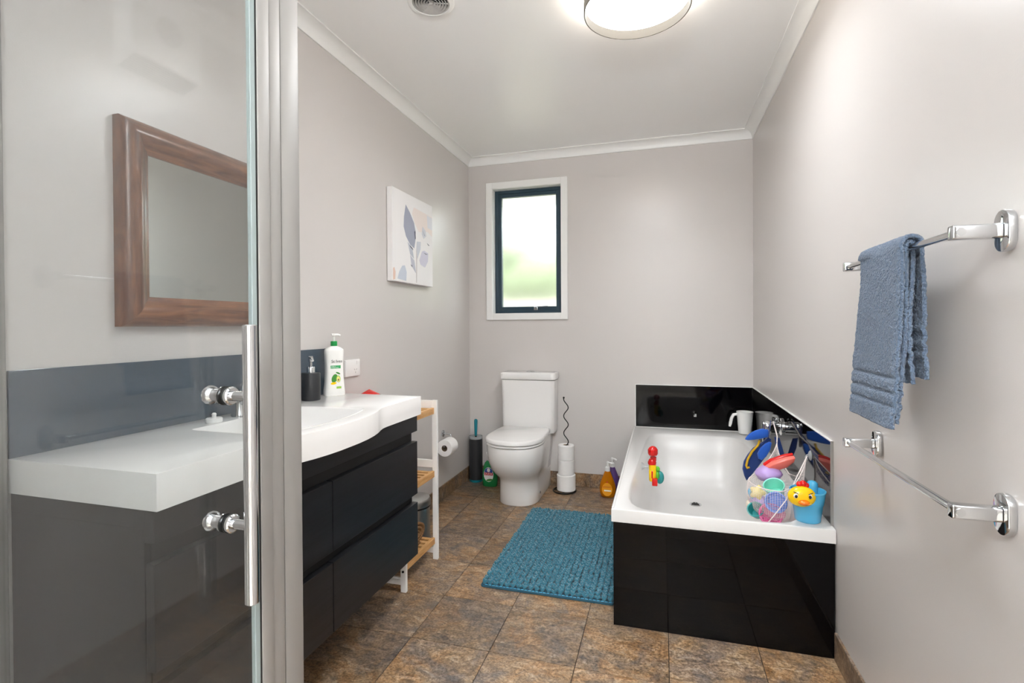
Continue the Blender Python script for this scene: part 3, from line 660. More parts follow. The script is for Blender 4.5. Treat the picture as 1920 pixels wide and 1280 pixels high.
# toilet roll stand with three rolls
kx, ky = -.648, 3.475
rsd = thing('roll_stand', 'black wire roll stand with wavy upright beside the toilet', 'paper holder', (kx, ky, 0))
bm = bm_new(); n = 40; rg = [(kx+.078*math.cos(2*PI*k/n), ky+.078*math.sin(2*PI*k/n), .006) for k in range(n+1)]; tube(bm, rg, .0045, 8); tube(bm, [(kx-.076, ky, .006), (kx+.076, ky, .006)], .0035, 8); tube(bm, [(kx, ky-.076, .006), (kx, ky+.076, .006)], .0035, 8); obj('base', bm, 'black_metal', rsd, 50)
bm = bm_new(); pts = []
for k in range(70):
    z = .006+.640*k/69; a = .016*min(1, max(0, (z-.02)/.05)); ph = (z-.02)/.118*2*PI+PI; pts.append((kx+.012+a*math.sin(ph), ky+a*.25*math.cos(ph), z))
tube(bm, pts, .0035, 8); obj('upright', bm, 'black_metal', rsd, 50)
obj('tip', lathe(bm_new(), [(.003, -.006), (.0065, -.003), (.0065, .004), (.003, .007)], (pts[-1][0], pts[-1][1], pts[-1][2]), seg=14), 'black_metal', rsd, 50)
grp = 'spare toilet rolls on the stand'
paper_roll((kx+.012, ky, .012), 'Z', .064, .108, 'lowest, widest toilet roll of the three on the stand', grp)
paper_roll((kx+.012, ky, .121), 'Z', .056, .100, 'middle toilet roll of the three on the stand', grp)
paper_roll((kx+.012, ky, .222), 'Z', .056, .100, 'topmost toilet roll of the three on the stand', grp)

# bath mat
MX0, MX1, MY0, MY1 = -.768, -.192, 2.098, 3.070
bmx = thing('bath_mat', 'teal chenille bath mat on the tiled floor', 'bath mat', ((MX0+MX1)/2, (MY0+MY1)/2, 0))
obj('backing', prism(bm_new(), rrect(MX0, MX1, MY0, MY1, .012), 'Z', .0005, .010, .002), 'mat_backing', bmx)
bm = bm_new(); rnd = random.Random(11); rows = 22; step = .0215
for i in range(rows):
    x = MX0+.014+(MX1-MX0-.028)*i/(rows-1); y = MY0+.014
    while y < MY1-.012:
        for s in (-1, 1):
            l = rnd.uniform(.0115, .0150); h = rnd.uniform(.013, .023); ja = rnd.uniform(-.4, .4)
            dx = s*l*math.cos(.6+ja); dy = l*math.sin(.6+ja)
            a = Vector((x+rnd.uniform(-.002, .002), y+rnd.uniform(-.002, .002), .009)); b = a+Vector((dx*.6, dy*.9, h*.75)); c = a+Vector((dx, dy*1.5, h*.35))
            tube(bm, [a, a+Vector((dx*.3, dy*.3, h*.55)), b, c], [.0042, .0064, .0070, .0042], 7)
        y += step
pile = obj('pile', bm, 'mat_pile', bmx, 80); pile['kind'] = 'stuff'
bm = bm_new()
for k in range(34):
    x = MX0+.02+(MX1-MX0-.04)*k/33; tube(bm, [(x, MY0+.006, .0105), (x+.008, MY0+.006, .0115), (x+.012, MY0+.006, .0105)], .0014, 5)
st_ = obj('stitching', bm, 'sky_plastic', bmx); st_['kind'] = 'stuff'

# ================================================================== BATH
BX0, BX1, BY0, BY1, BZ = -.187, RW-.002, 1.963, BW-.002, .445
def tub_ring(x0f, x1f, y0, x0b, x1b, y1, z, e=8, n=96):
    """plan outline, wider at the near end (f) than at the far end (b)"""
    p = []
    for k in range(n):
        a = 2*PI*k/n; ca, sa = math.cos(a), math.sin(a); r = 1/((abs(ca)**e+abs(sa)**e)**(1/e)); u, v = r*ca, r*sa
        t = (v+1)/2; y = y0+(y1-y0)*t; xl = x0f+(x0b-x0f)*t; xr = x1f+(x1b-x1f)*t
        bulge = .016*(1-u*u)*max(0, 1-t*5)-(.085*max(0, (u-.62)/.38)**2*max(0, 1-t*4)) if v < 0 else 0
        p.append((xl+(xr-xl)*(u+1)/2, y-bulge, z))
    return p
bt = thing('bathtub', 'white acrylic bathtub with square rim', 'bathtub', ((BX0+BX1)/2, (BY0+BY1)/2, 0))
inner0 = tub_ring(-.150, .525, 1.993, -.088, .470, 3.432, BZ)
bm = bm_new()
oo = [(BX0, BY0), (BX1, BY0), (BX1, BY1), (BX0, BY1)]
ovt = [bm.verts.new((x, y, BZ)) for x, y in oo]; ivt = [bm.verts.new(p) for p in inner0]; n_i = len(ivt)
e1 = [bm.edges.new((ovt[i], ovt[(i+1) % 4])) for i in range(4)]; e2 = [bm.edges.new((ivt[i], ivt[(i+1) % n_i])) for i in range(n_i)]
bmesh.ops.triangle_fill(bm, edges=e1+e2, use_beauty=True)
iset = set(ivt); bmesh.ops.delete(bm, geom=[f for f in bm.faces if all(v in iset for v in f.verts)], context='FACES_ONLY')
lov = [bm.verts.new((x, y, BZ-.047)) for x, y in oo]
for i in range(4): bm.faces.new((ovt[i], ovt[(i+1) % 4], lov[(i+1) % 4], lov[i]))
prev = ivt
for pr in ((-.145, .520, 1.998, -.083, .465, 3.427, BZ-.003), (-.138, .512, 2.008, -.077, .459, 3.420, BZ-.012), (-.115, .490, 2.07, -.062, .448, 3.40, .32), (-.085, .462, 2.17, -.048, .434, 3.37, .20), (-.055, .432, 2.25, -.030, .416, 3.335, .135), (.0, .382, 2.36, .0, .386, 3.27, .105), (.08, .302, 2.5, .09, .30, 3.2, .100)):
    cur = [bm.verts.new(p) for p in tub_ring(*pr)]
    for i in range(n_i): bm.faces.new((prev[i], prev[(i+1) % n_i], cur[(i+1) % n_i], cur[i]))
    prev = cur
bm.faces.new(prev)
bmesh.ops.recalc_face_normals(bm, faces=bm.faces); es = [e for e in bm.edges if all(v in ovt for v in e.verts) or (len(e.link_faces) == 2 and any(v in ovt for v in e.verts) and any(v in lov for v in e.verts))]; bmesh.ops.bevel(bm, geom=es, offset=.003, segments=2, affect='EDGES', profile=.5)
obj('tub', bm, 'acrylic', bt, 40)
obj('edge_lip', B((BX0+.001, BY0+.01, BZ), (BX0+.010, BY1, BZ+.005), .002), 'acrylic', bt)
obj('edge_lip', B((BX0+.012, BY1-.012, BZ), (BX1-.012, BY1, BZ+.005), .002), 'acrylic', bt)
obj('drain', lathe(bm_new(), [(.033, .0), (.033, .003), (.028, .005), (.022, .003), (.022, .0005)], (.185, 3.13, .101)), 'chrome', bt, 40)
obj('drain_grate', lathe(bm_new(), [(.021, .001), (.021, .002)], (.185, 3.13, .101)), 'rubber_black', bt)
tag(obj('front_panel', B((BX0+.007, BY0+.008, .0), (BX1-.002, BY0+.016, BZ-.047), .0008), 'black_gloss'), 'black gloss bath panel facing the camera', 'bath panel')
tag(obj('side_panel', B((BX0+.007, BY0+.017, .0), (BX0+.015, BY1, BZ-.047), .0008), 'black_gloss'), 'black gloss bath panel along the mat side', 'bath panel')
# splash panels round the bath, with white trim strips
sp1 = thing('bath_splashback', 'black gloss splash panel on the wall behind the bath', 'splashback', (.19, BW, BZ))
obj('panel', B((-.172, BW-.006, BZ+.005), (RW-.006, BW, .735), .0006), 'black_gloss', sp1)
obj('trim_strip', B((-.176, BW-.008, BZ+.005), (-.172, BW, .739), .0008), 'trim_paint', sp1); obj('trim_strip', B((-.172, BW-.008, .735), (RW-.006, BW, .739), .0008), 'trim_paint', sp1)
sp2 = thing('bath_splashback', 'black gloss splash panel on the right wall along the bath', 'splashback', (RW, 2.8, BZ))
obj('panel', B((RW-.006, 2.005, BZ+.001), (RW, BW-.006, .735), .0006), 'black_gloss', sp2)
obj('trim_strip', B((RW-.009, 2.000, BZ+.001), (RW, 2.005, .739), .0008), 'frame_aluminium', sp2); obj('trim_strip', B((RW-.008, 2.005, .735), (RW, BW-.006, .739), .0008), 'trim_paint', sp2)

# bath mixer on the right wall
ax, ay, az = RW-.006, 2.762, .643
bmxr = thing('bath_mixer', 'chrome bath mixer on the black panel with toys hanging from it', 'tap', (ax, ay, az))
obj('flange', lathe(bm_new(), [(.042, 0), (.042, -.006), (.036, -.010), (.024, -.011)], (ax, ay, az), 'X', 36), 'chrome', bmxr, 40)
obj('tap_body', lathe(bm_new(), [(.024, -.011), (.024, -.055), (.026, -.058), (.026, -.072), (.024, -.075), (.018, -.078)], (ax, ay, az), 'X', 32), 'chrome', bmxr, 40)
bm = bm_new(); prism(bm, rrect(ay-.013, ay+.013, az-.095, az+.022, .010), 'X', ax-.086, ax-.076, .002); obj('lever', bm, 'chrome', bmxr, 40)
bm = bm_new(); hel = [(ax-.030-.012*math.cos(t*.9), ay-.028+.002*t, az+.032+.010*math.sin(t*2.2)) for t in [k*.25 for k in range(40)]]; tube(bm, hel, .0016, 6); obj('hanging_chain', bm, 'chrome_dark', bmxr, 60)
# white jug in the corner
jx, jy = .508, 3.535
jg = thing('jug', 'white plastic jug on the far corner of the bath rim', 'jug', (jx, jy, BZ+.005))
bm = bm_new(); z0 = BZ+.005
lathe(bm, [(.036, 0), (.038, .002), (.049, .135), (.051, .136), (.051, .139), (.0475, .139), (.036, .006), (.02, .005)], (jx, jy, z0), seg=40); obj('body', bm, 'white_plastic', jg, 40)
bm = bm_new(); tube(bm, [(jx-.046, jy-.004, z0+.122), (jx-.068, jy-.006, z0+.118), (jx-.080, jy-.007, z0+.095), (jx-.087, jy-.008, z0+.060), (jx-.091, jy-.008, z0+.042)], [.009, .010, .010, .010, .007], 12); obj('handle', bm, 'white_plastic', jg, 50)

th_ = thing('tag_hook', 'small black suction hook with a silver tag on the panel behind the bath', 'hook', (.212, BW-.006, .55))
obj('cup', lathe(bm_new(), [(.016, 0), (.013, -.004), (.006, -.007)], (.205, BW-.006, .556), 'Y', 20), 'black_metal', th_, 40)
bm = bm_new(); tube(bm, [(.205, BW-.012, .560), (.205, BW-.020, .556), (.207, BW-.022, .546), (.212, BW-.018, .540)], .0025, 8); obj('hook_arm', bm, 'black_metal', th_, 50)
obj('tag', B((.203, BW-.022, .533), (.221, BW-.0195, .552), .001), 'chrome', th_)
# blue cloth toy hanging from the mixer
by_ = 2.66
bt_ = thing('hanging_cloth_toy', 'blue fabric toy with yellow piping hanging from the bath mixer', 'toy', (.44, by_, .40))
def soft(name, poly, y0, y1, mt, bev=.006): obj(name, prism(bm_new(), poly, 'Y', y0, y1, bev), mt, bt_, 60)
soft('body', [(.484, .606), (.458, .580), (.420, .552), (.395, .518), (.378, .485), (.372, .448), (.380, .415), (.390, .393), (.402, .408), (.418, .430), (.440, .462), (.470, .508), (.492, .560), (.498, .600)], by_, by_+.022, 'navy_fabric')
soft('fin', [(.487, .590), (.470, .580), (.448, .556), (.436, .530), (.440, .505), (.455, .500), (.474, .518), (.492, .552), (.498, .585)], by_-.014, by_+.004, 'blue_fabric')
soft('brim', [(.380, .596), (.386, .608), (.400, .625), (.425, .641), (.455, .651), (.482, .648), (.484, .628), (.480, .612), (.455, .604), (.420, .596), (.392, .592)], by_-.020, by_-.006, 'blue_fabric')
soft('tail', [(.512, .610), (.535, .606), (.548, .560), (.556, .528), (.535, .520), (.520, .560)], by_+.01, by_+.02, 'navy_fabric', .003)
bm = bm_new(); tube(bm, [(.446, by_-.003, .592), (.440, by_-.003, .570), (.412, by_-.003, .535), (.394, by_-.003, .498), (.387, by_-.003, .468), (.392, by_-.003, .456), (.402, by_-.003, .462)], .0055, 8); obj('piping', bm, 'yellow_fabric', bt_, 60)
bm = bm_new(); tube(bm, [(.484, by_, .606), (.496, by_+.04, .628), (ax-.05, ay, az+.026), (ax-.045, ay+.012, az+.01)], .003, 8); obj('loop', bm, 'navy_fabric', bt_, 60)

# toy net: knotted mesh sack slung between mixer and suction hook
NC = Vector((.438, 2.30, .452)); NR = Vector((.100, .125, .110))
nt_ = thing('toy_net', 'white mesh net of bath toys slung from mixer and hook', 'toy net', (.44, 2.30, .36))
pA, pB = Vector((.50, 2.55, .610)), Vector((RW-.018, 2.262, .622))
bm = bm_new(); nu, nv = 72, 34; gv = []
for j in range(nv+1):
    t = j/nv; row = []
    for i in range(nu):
        a = 2*PI*i/nu; phi = PI*(.03+.60*t)                       # from the bottom pole up to the mouth
        p = Vector((math.sin(phi)*math.cos(a), math.sin(phi)*math.sin(a), -math.cos(phi)))
        q = Vector((NC.x+p.x*NR.x, NC.y+p.y*NR.y, NC.z+p.z*NR.z))
        if t > .55:                                               # mouth is pulled up to the two hanging points
            k = ((t-.55)/.45)**1.6
            wa = max(0, math.cos(a-math.atan2(pA.y-NC.y, pA.x-NC.x)))**5; wb = max(0, math.cos(a-math.atan2(pB.y-NC.y, pB.x-NC.x)))**5
            q = q.lerp(pA, k*wa*.98) if wa > wb else q.lerp(pB, k*wb*.98)
        q.x = min(q.x, RW-.010)
        if q.z < BZ+.03: q.x = min(q.x, .478+.6*max(0, q.z-BZ))
        row.append(bm.verts.new(q))
    gv.append(row)
for j in range(nv):
    for i in range(nu):
        a, b, c, d = gv[j][i], gv[j][(i+1) % nu], gv[j+1][(i+1) % nu], gv[j+1][i]
        bm.faces.new((a, b, c, d))
rim_pts = [v.co.copy() for v in gv[nv]]; seam = [gv[j][52].co.copy() for j in range(nv+1)]
net = obj('mesh_sack', bm, 'net_cord', nt_); wm = net.modifiers.new('threads', 'WIREFRAME'); wm.thickness = .0013; wm.use_replace = True; wm.use_even_offset = False
bm = bm_new(); tube(bm, rim_pts+[rim_pts[0]], .0022, 6); obj('drawstring', bm, 'net_cord', nt_, 60)
bm = bm_new(); tube(bm, [pB, (.500, 2.19, .560), (.455, 2.165, .470), (.412, 2.172, .400), (.395, 2.20, .360)], .0022, 6); obj('seam_cord', bm, 'net_cord', nt_, 60)
bm = bm_new(); tube(bm, [pA, (.515, 2.62, .625), (ax-.040, ay-.006, az+.027), (ax-.034, ay+.012, az+.022)], .003, 6); obj('hanging_loop', bm, 'net_cord', nt_, 60)
hk = thing('suction_hook', 'clear suction hook on the black panel holding the net', 'hook', (RW-.006, 2.262, .625))
obj('cup', lathe(bm_new(), [(.020, 0), (.017, -.004), (.008, -.008)], (RW-.006, 2.262, .625), 'X', 24), 'clear_plastic', hk, 40)
bm = bm_new(); tube(bm, [(RW-.012, 2.262, .628), (RW-.020, 2.262, .626), (RW-.024, 2.262, .616), (RW-.020, 2.262, .608), (RW-.015, 2.262, .612)], .0028, 8); obj('hook_arm', bm, 'clear_plastic', hk, 50)

# toys in the net
def blob(name, c, r, mt, label, seg=24, squash=(1, 1, 1), dent=0):
    bm = bm_new(); s = bmesh.ops.create_uvsphere(bm, u_segments=seg, v_segments=14, radius=1)
    for v in s['verts']:
        k = 1+dent*noise.noise(v.co*2.3+Vector(c)*20); v.co = Vector((c[0]+v.co.x*r*squash[0]*k, c[1]+v.co.y*r*squash[1]*k, c[2]+v.co.z*r*squash[2]*k))
    return tag(obj(name, bm, mt, smooth=80), label, 'toy')
def cup(name, c, r0, r1, h, mt, label, rot=(0, 0, 0)):
    t = thing(name, label, 'toy', c)
    bm = bm_new(); lathe(bm, [(r0, 0), (r1, h), (r1+.002, h+.001), (r1+.002, h+.005), (r1-.002, h+.004), (r0-.002, .003)], (0, 0, 0), seg=28)
    R = Matrix.Translation(c) @ Matrix.Rotation(rot[2], 4, 'Z') @ Matrix.Rotation(rot[1], 4, 'Y') @ Matrix.Rotation(rot[0], 4, 'X'); bm.transform(R); obj('bowl', bm, mt, t, 40)
    return t, R
def sieve(name, c, r, mt, label, nrm):
    """round toy sieve: ring plus a crossed grid"""
    t = thing(name, label, 'toy', c); z = Vector(nrm).normalized(); x, y = frame_of(z)
    W3 = lambda u, v, w_=0: Vector(c)+x*u+y*v+z*w_
    bm = bm_new(); tube(bm, [W3(r*math.cos(2*PI*k/28), r*math.sin(2*PI*k/28)) for k in range(29)], .004, 8); obj('rim', bm, mt, t, 60)
    bm = bm_new(); n = 9
    for k in range(1, n):
        u = -r+2*r*k/n; h = math.sqrt(max(0, r*r-u*u)); tube(bm, [W3(u, -h), W3(u, h)], .0013, 5); tube(bm, [W3(-h, u), W3(h, u)], .0013, 5)
    obj('grid', bm, mt, t)
    bm = bm_new(); prof3 = [W3(r*.96*math.cos(2*PI*k/28), r*.96*math.sin(2*PI*k/28), -.002) for k in range(28)]; prof4 = [W3(r*.7*math.cos(2*PI*k/28), r*.7*math.sin(2*PI*k/28), -.020) for k in range(28)]; rings(bm, [prof3, prof4], True, False, True); obj('bowl', bm, mt, t, 60)
blob('toy_ball', (.425, 2.335, .522), .042, 'lavender_plastic', 'lavender toy near the top of the net', squash=(1.2, 1, .8), dent=.15)
cup('toy_cup', (.442, 2.275, .458), .030, .038, .045, 'mint_plastic', 'mint green toy cup in the middle of the net', (.5, -.3, 0))
sieve('toy_sieve', (.428, 2.205, .446), .037, 'blue_mesh_plastic', 'blue grid toy sieve in the net', (-.15, -1, .35))
sieve('toy_sieve', (.410, 2.208, .396), .040, 'pink_plastic', 'pink grid toy sieve low in the net', (-.1, -1, .25))
cup('toy_cup', (.372, 2.255, .378), .022, .030, .035, 'sea_plastic', 'teal toy cup low on the left of the net', (.7, -.5, 0))
t_ = thing('squirt_toy', 'yellow star squirt toy with blue edge in the net', 'toy', (.372, 2.27, .455))
blob_o = bm_new(); s = bmesh.ops.create_uvsphere(blob_o, u_segments=30, v_segments=12, radius=1)
for v in s['verts']:
    a = math.atan2(v.co.z, v.co.x); k = 1+.22*math.cos(5*a); v.co = Vector((.372+v.co.x*.027*k, 2.27+v.co.y*.014, .460+v.co.z*.027*k))
obj('star', blob_o, 'pale_yellow_plastic', t_, 70)
bm = bm_new(); tube(bm, [(.372+.028*math.cos(t), 2.275, .458+.028*math.sin(t)) for t in [PI*.75+PI*.9*k/14 for k in range(15)]], .006, 8); obj('edge', bm, 'sky_plastic', t_, 60)
blob('toy_ball', (.380, 2.285, .420), .028, 'lavender_plastic', 'small lavender toy beside the star in the net', squash=(1.2, 1, .9), dent=.2)
blob('toy_ball', (.360, 2.30, .398), .025, 'cream_plastic', 'cream toy at the left edge of the net', dent=.25)
blob('toy_ball', (.440, 2.240, .392), .030, 'pink_plastic', 'round pink toy low on the right of the net', squash=(1, .9, 1.1), dent=.1)
wd_ = thing('toy_boat', 'red and pink watermelon slice toy on top of the net', 'toy', (.462, 2.32, .565))
wp = [(-.062, -.004), (-.05, -.020), (-.02, -.030), (.02, -.028), (.05, -.012), (.060, .006), (.03, .012), (-.03, .010)]
for nm, mt, y0, y1, dz in (('slice', 'salmon_plastic', -.022, .0, 0), ('rind', 'red_plastic', .0, .016, .001)):
    bm = bm_new(); prism(bm, wp, 'Y', y0, y1, .004); bm.transform(Matrix.Translation((.464, 2.332, .580+dz)) @ Matrix.Rotation(-.38, 4, 'Y') @ Matrix.Rotation(.5, 4, 'X')); obj(nm, bm, mt, wd_, 60)

# bucket with a duck face on the near corner of the bath
ux, uy, uz = .498, 2.038, BZ
bk = thing('bucket', 'sky blue toy bucket with a yellow duck face on the bath corner', 'bucket', (ux, uy, uz))
bm = bm_new(); lathe(bm, [(.038, 0), (.041, .003), (.048, .060), (.050, .062), (.054, .085), (.056, .104), (.058, .106), (.058, .110), (.054, .110), (.046, .062), (.038, .006), (.02, .005)], (ux, uy, uz), seg=40); obj('pail', bm, 'sky_plastic', bk, 40)
bm = bm_new(); tube(bm, [(ux+.020, uy+.030, uz+.075), (ux+.024, uy+.034, uz+.118), (ux+.026, uy+.036, uz+.128), (ux+.027, uy+.037, uz+.133)], [.016, .018, .016, .006], 18); obj('spout', bm, 'sky_plastic', bk, 50)
dh = Vector((ux-.030, uy-.048, uz+.098))
def face_ball(c, rx, ry, rz_, mt, nm, parent, z_rot=0):
    bm = bm_new(); s = bmesh.ops.create_uvsphere(bm, u_segments=28, v_segments=18, radius=1)
    for v in s['verts']: v.co = Vector((v.co.x*rx, v.co.y*ry, v.co.z*rz_))
    bm.transform(Matrix.Translation(c) @ Matrix.Rotation(z_rot, 4, 'Z')); return obj(nm, bm, mt, parent, 80)
hd = face_ball(dh, .046, .026, .036, 'yellow_plastic', 'head', bk, .12)
fy_ = dh.y-.024
face_ball((dh.x+.001, fy_-.002, dh.z-.014), .018, .014, .010, 'orange_plastic', 'beak', hd)
for s_ in (-1, 1):
    face_ball((dh.x+.022*s_-.001, fy_+.002+(.004 if s_ > 0 else 0), dh.z+.006), .0075, .005, .0085, 'print_white', 'eye_white', hd); face_ball((dh.x+.022*s_-.001, fy_-.0025+(.004 if s_ > 0 else 0), dh.z+.006), .0045, .003, .006, 'print_black', 'eye', hd)
    bm = bm_new(); tube(bm, [(dh.x+s_*.030, fy_+.004, dh.z+.020), (dh.x+s_*.016, fy_-.001, dh.z+.015)], .0013, 6); obj('brow', bm, 'print_black', hd)
for dx, dz, r in ((-.008, .040, .010), (.004, .043, .011), (.014, .038, .009)): face_ball((dh.x+dx+.002, dh.y+.006, dh.z+dz), r, r, r*1.05, 'red_plastic', 'comb', hd)

# red and yellow wall toy stuck inside the bath
ox_, oy_ = -.058, 2.62
oc = thing('suction_toy', 'red, yellow and green water toy stuck inside the bath', 'toy', (ox_, oy_, .36))
def ob(nm, c, r, mt, sq=(1, 1, 1)): face_ball((ox_+c[0], oy_+c[1], c[2]), r*sq[0], r*sq[1], r*sq[2], mt, nm, oc)
bm = bm_new(); lathe(bm, [(.020, -.016), (.024, -.008), (.024, .012), (.016, .024), (.009, .028)], (ox_+.014, oy_, .515), seg=10); obj('head', bm, 'red_plastic', oc, 30)
bm = bm_new(); lathe(bm, [(.012, -.022), (.015, -.012), (.015, .006)], (ox_+.016, oy_, .485), seg=16); obj('neck', bm, 'red_plastic', oc, 40)
bm = bm_new(); lathe(bm, [(.019, -.010), (.021, 0), (.014, .016)], (ox_+.010, oy_, .463), seg=20); obj('shoulder', bm, 'red_plastic', oc, 40)
bm = bm_new(); lathe(bm, [(.017, 0), (.018, .006), (.018, .024), (.016, .026)], (ox_+.012, oy_, .427), seg=20); obj('upper_body', bm, 'yellow_plastic', oc, 40)
bm = bm_new(); lathe(bm, [(.014, 0), (.017, .006), (.018, .052), (.016, .056)], (ox_+.012, oy_, .370), seg=20); obj('lower_body', bm, 'yellow_plastic', oc, 40)
obj('stripe', B((ox_+.007, oy_-.0195, .388), (ox_+.014, oy_-.016, .424), .001), 'red_plastic', oc)
obj('gate', B((ox_+.010, oy_-.026, .352), (ox_+.036, oy_-.002, .388), .004), 'red_plastic', oc, 40)
ob('arm', (.036, .006, .430), .012, 'green_plastic', (1, 1, 1.1)); ob('leg', (.034, .010, .398), .013, 'green_plastic', (.9, 1, 1.7))
ob('wheel', (.046, .020, .385), .024, 'sea_plastic', (.9, .5, 1.35))
bm = bm_new(); lathe(bm, [(.020, 0), (.012, .012)], (ox_-.040, oy_, .44), 'X', 20); tube(bm, [(ox_-.030, oy_, .44), (ox_+.002, oy_, .44)], .004, 8); obj('suction_cup', bm, 'clear_plastic', oc, 40)

# baby wash bottles in the corner beside the bath
def wash_bottle(x, y, mt, label, lmt, name_, rot=0):
    t = thing('baby_wash_bottle', label, 'bottle', (x, y, 0), 'wash bottles beside the bath')
    obj('body', rings(bm_new(), [oval(x, y, hw, hd, z, e=2.1) for z, hw, hd in ((0, .036, .026), (.004, .042, .030), (.03, .052, .035), (.06, .054, .036), (.09, .049, .033), (.12, .038, .027), (.15, .026, .020), (.168, .019, .017), (.172, .015, .015))]), mt, t, 50)
    obj('collar', lathe(bm_new(), [(.0165, .172), (.0165, .196), (.010, .202)], (x, y, 0), seg=20), 'white_plastic', t, 40)
    bm = bm_new(); lathe(bm, [(.006, .202), (.006, .222), (.009, .224), (.009, .232), (.006, .236)], (x, y, 0), seg=14); tube(bm, [(x, y, .229), (x+.02, y-.010, .229), (x+.032, y-.016, .222)], .0055, 8); obj('pump', bm, 'white_plastic', t, 40)
    if name_:
        flat_poly('label_print', ell(0, .058, .034, .044), lmt, t, (x, y-.0355, 0), (1, 0, 0), UP, (0, -1, 0), .001)
        text('lettering', name_, .015, 'print_red', basis((x, y-.0368, .075), (1, 0, 0), UP), t)
        flat_poly('label_print', [(-.02, .046), (.026, .046), (.026, .055), (-.02, .055)], 'print_white', t, (x, y-.0355, 0), (1, 0, 0), UP, (0, -1, 0), .0014)
        flat_poly('label_print', ell(0, .104, .004, .007), 'print_red', t, (x, y-.030, 0), (1, 0, 0), UP, (0, -1, 0), .0014)
    return t
wash_bottle(-.350, 3.440, 'amber_liquid', 'amber baby wash pump bottle on the floor by the bath', 'label_amber', "Johnson's")
wash_bottle(-.330, 3.550, 'purple_liquid', 'purple wash bottle standing behind the amber one', None, None)
wash_bottle(-.236, 3.470, 'clear_plastic', 'clear wash bottle half hidden by the bath edge', None, None)

# ================================================================== RIGHT WALL: RAILS AND TOWEL
def towel_rail(z, label):
    t = thing('towel_rail', label, 'towel rail', (RW, 1.33, z), 'chrome towel rails')
    X = RW-.075
    obj('bar', lathe(bm_new(), [(.006, 1.058), (.0072, 1.060), (.0072, 1.622), (.006, 1.624)], (X, 0, z), 'Y', 24) if False else tube(bm_new(), [(X, 1.058, z), (X, 1.626, z)], .0072, 24), 'chrome', t, 40)
    for y in (1.070, 1.610):
        obj('wall_plate', prism(bm_new(), rrect(y-.0215, y+.0215, z-.036, z+.036, .0212), 'X', RW-.014, RW, .003), 'chrome', t, 40)
        obj('bracket', prism(bm_new(), rrect(y-.010, y+.010, z-.0125, z+.0125, .004), 'X', X-.011, RW-.014, .002), 'chrome', t, 40)
    return t
towel_rail(1.302, 'upper chrome towel rail carrying the blue towel')
towel_rail(.818, 'lower chrome towel rail, empty, below the blue towel')
# folded hand towel over the upper rail: two nested layers, each draped over the bar
tw = thing('hand_towel', 'blue-grey terry hand towel folded over the upper rail', 'towel', (RW-.075, 1.34, 1.30))
TX, TZ = RW-.075, 1.302
def drape(name, rad, zf, zb, xf, xb, y0, y1, bands, seed):
    """sheet hanging in front (room side) to zf and behind (wall side) to zb; bands = heights of the flat woven stripes"""
    rows = []; top = TZ+.0072+rad
    nf = 130; path = []
    for k in range(nf): t = k/nf; z = zf+(TZ-zf)*t; path.append((TX-rad-(xf)*(1-t)**1.3, z, 'f'))
    for k in range(9): a = PI*k/8; path.append((TX-rad*math.cos(a), TZ+(.0072+rad)*math.sin(a)*.9, 't'))
    for k in range(1, nf+1): t = k/nf; z = TZ-(TZ-zb)*t; path.append((TX+rad+xb*t**1.3, z, 'b'))
    ny = 76
    bm = bm_new(); gv = []
    for (x, z, s) in path:
        row = []
        for i in range(ny+1):
            u = i/ny; y = y0+(y1-y0)*u
            n = noise.noise(Vector((y*9+seed, z*6, x*3)))*.006; fz = noise.noise(Vector((y*210, z*210, seed)))*.0022
            edge = .5+.5*math.cos(PI*min(1, min(u, 1-u)/.06)); g = 0
            for bz in bands.get(s, ()):
                g = max(g, math.exp(-((z-bz)/.0042)**2))
            hang = (TZ-z)/.4; yy = y+(.014*noise.noise(Vector((z*5, seed, 3)))+.012*hang*(1 if u > .5 else -.25))*max(0, min(1, (TZ-z)/.08))
            sgn = -1 if s == 'f' else 1 if s == 'b' else 0
            lift = (n+fz*(1-g)-.0035*g)*(1 if s != 't' else 0)
            row.append(bm.verts.new((x+sgn*lift+(.003*edge if s == 'f' else -.003*edge if s == 'b' else 0), yy, z+(fz if s == 't' else 0))))
        gv.append(row)
    for a, b in zip(gv, gv[1:]):
        for i in range(ny): bm.faces.new((a[i], a[i+1], b[i+1], b[i]))
    o = obj(name, bm, 'blue_towel', tw, 80); md = o.modifiers.new('thickness', 'SOLIDIFY'); md.thickness = .0075; md.offset = -1; md.use_rim = True
    return o
drape('outer_layer', .024, .925, 1.030, .018, .012, 1.235, 1.465, {'f': (1.030, .998, .970), 'b': (1.135, 1.105, 1.080)}, 1.3)
drape('inner_layer', .012, .935, 1.020, .014, -.002, 1.245, 1.455, {'f': (1.03, .998, .97), 'b': (1.12, 1.09, 1.065)}, 5.1)

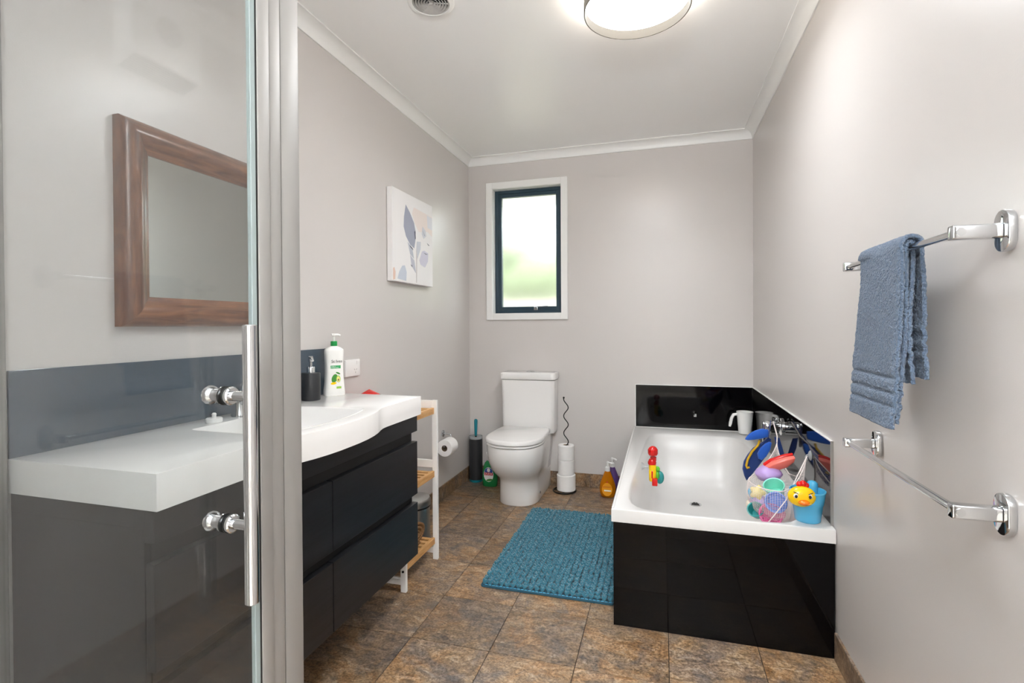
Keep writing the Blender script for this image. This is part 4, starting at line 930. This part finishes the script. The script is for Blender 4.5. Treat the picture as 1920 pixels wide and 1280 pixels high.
# ================================================================== CEILING: LAMP, VENT; HEATER ON THE RIGHT WALL
lx_, ly_ = -.085, 1.96
lp = thing('ceiling_lamp', 'round drum ceiling lamp with glowing white diffuser', 'lamp', (lx_, ly_, CH))
bm = bm_new(); lathe(bm, [(.191, -.085), (.195, -.085), (.195, 0), (.191, 0), (.191, -.085)], (lx_, ly_, CH), seg=64, cap=False); obj('drum', bm, 'lamp_drum', lp, 40)
obj('halo_band', lathe(bm_new(), [(.1955, -.030), (.1965, -.028), (.1965, -.006), (.1955, -.004)], (lx_, ly_, CH), seg=64, cap=False), 'lamp_halo', lp)
obj('diffuser', lathe(bm_new(), [(.190, -.047), (.190, -.050)], (lx_, ly_, CH), seg=64), 'lamp_diffuser', lp)
vx_, vy_ = -.852, 1.815
cvn = thing('ceiling_vent', 'round white ceiling extractor vent with concentric rings', 'vent', (vx_, vy_, CH))
bm = bm_new(); lathe(bm, [(.070, -.001), (.072, -.010), (.082, -.010), (.090, -.005), (.091, 0)], (vx_, vy_, CH), seg=48, cap=False); obj('flange', bm, 'white_plastic', cvn, 40)
obj('backing', lathe(bm_new(), [(.071, -.0015), (.071, -.001)], (vx_, vy_, CH), seg=48), 'charcoal_plastic', cvn)
for k in range(6):
    r = .012+.0105*k; bm = bm_new(); lathe(bm, [(r, -.003), (r+.006, -.009), (r+.007, -.008), (r+.001, -.002), (r, -.003)], (vx_, vy_, CH), seg=40, cap=False); obj('ring', bm, 'grey_plastic', cvn, 40)
obj('hub', lathe(bm_new(), [(.008, -.002), (.008, -.009), (.004, -.011)], (vx_, vy_, CH), seg=20), 'grey_plastic', cvn, 40)
for k in range(3):
    a = 2*PI*k/3+.4; bm = bm_new(); tube(bm, [(vx_+.008*math.cos(a), vy_+.008*math.sin(a), CH-.004), (vx_+.070*math.cos(a), vy_+.070*math.sin(a), CH-.004)], .0025, 6); obj('spoke', bm, 'grey_plastic', cvn)
ht = thing('fan_heater', 'white wall-mounted fan heater seen as a reflection in the shower glass', 'heater', (RW, 1.42, 2.04))
hy0, hy1 = 1.285, 1.555
obj('body', prism(bm_new(), [(RW-.090, 2.077), (RW, 2.042), (RW, 2.345), (RW-.075, 2.345), (RW-.090, 2.33)], 'Y', hy0, hy1, .004), 'white_plastic', ht, 40)
bm = bm_new(); lathe(bm, [(.050, 0), (.050, -.004), (.044, -.006)], (RW-.090, 1.42, 2.205), 'X', 36); obj('dial', bm, 'grey_plastic', ht, 40)
for k in range(9):
    t = (k+.5)/9; x = RW-.086+.080*t; z = 2.0755-.035*(.004+.080*t)/.09
    obj('louvre', B((x-.0028, hy0+.012, z-.004), (x+.0028, hy1-.012, z+.001), .0008), 'dark_grey_plastic', ht)
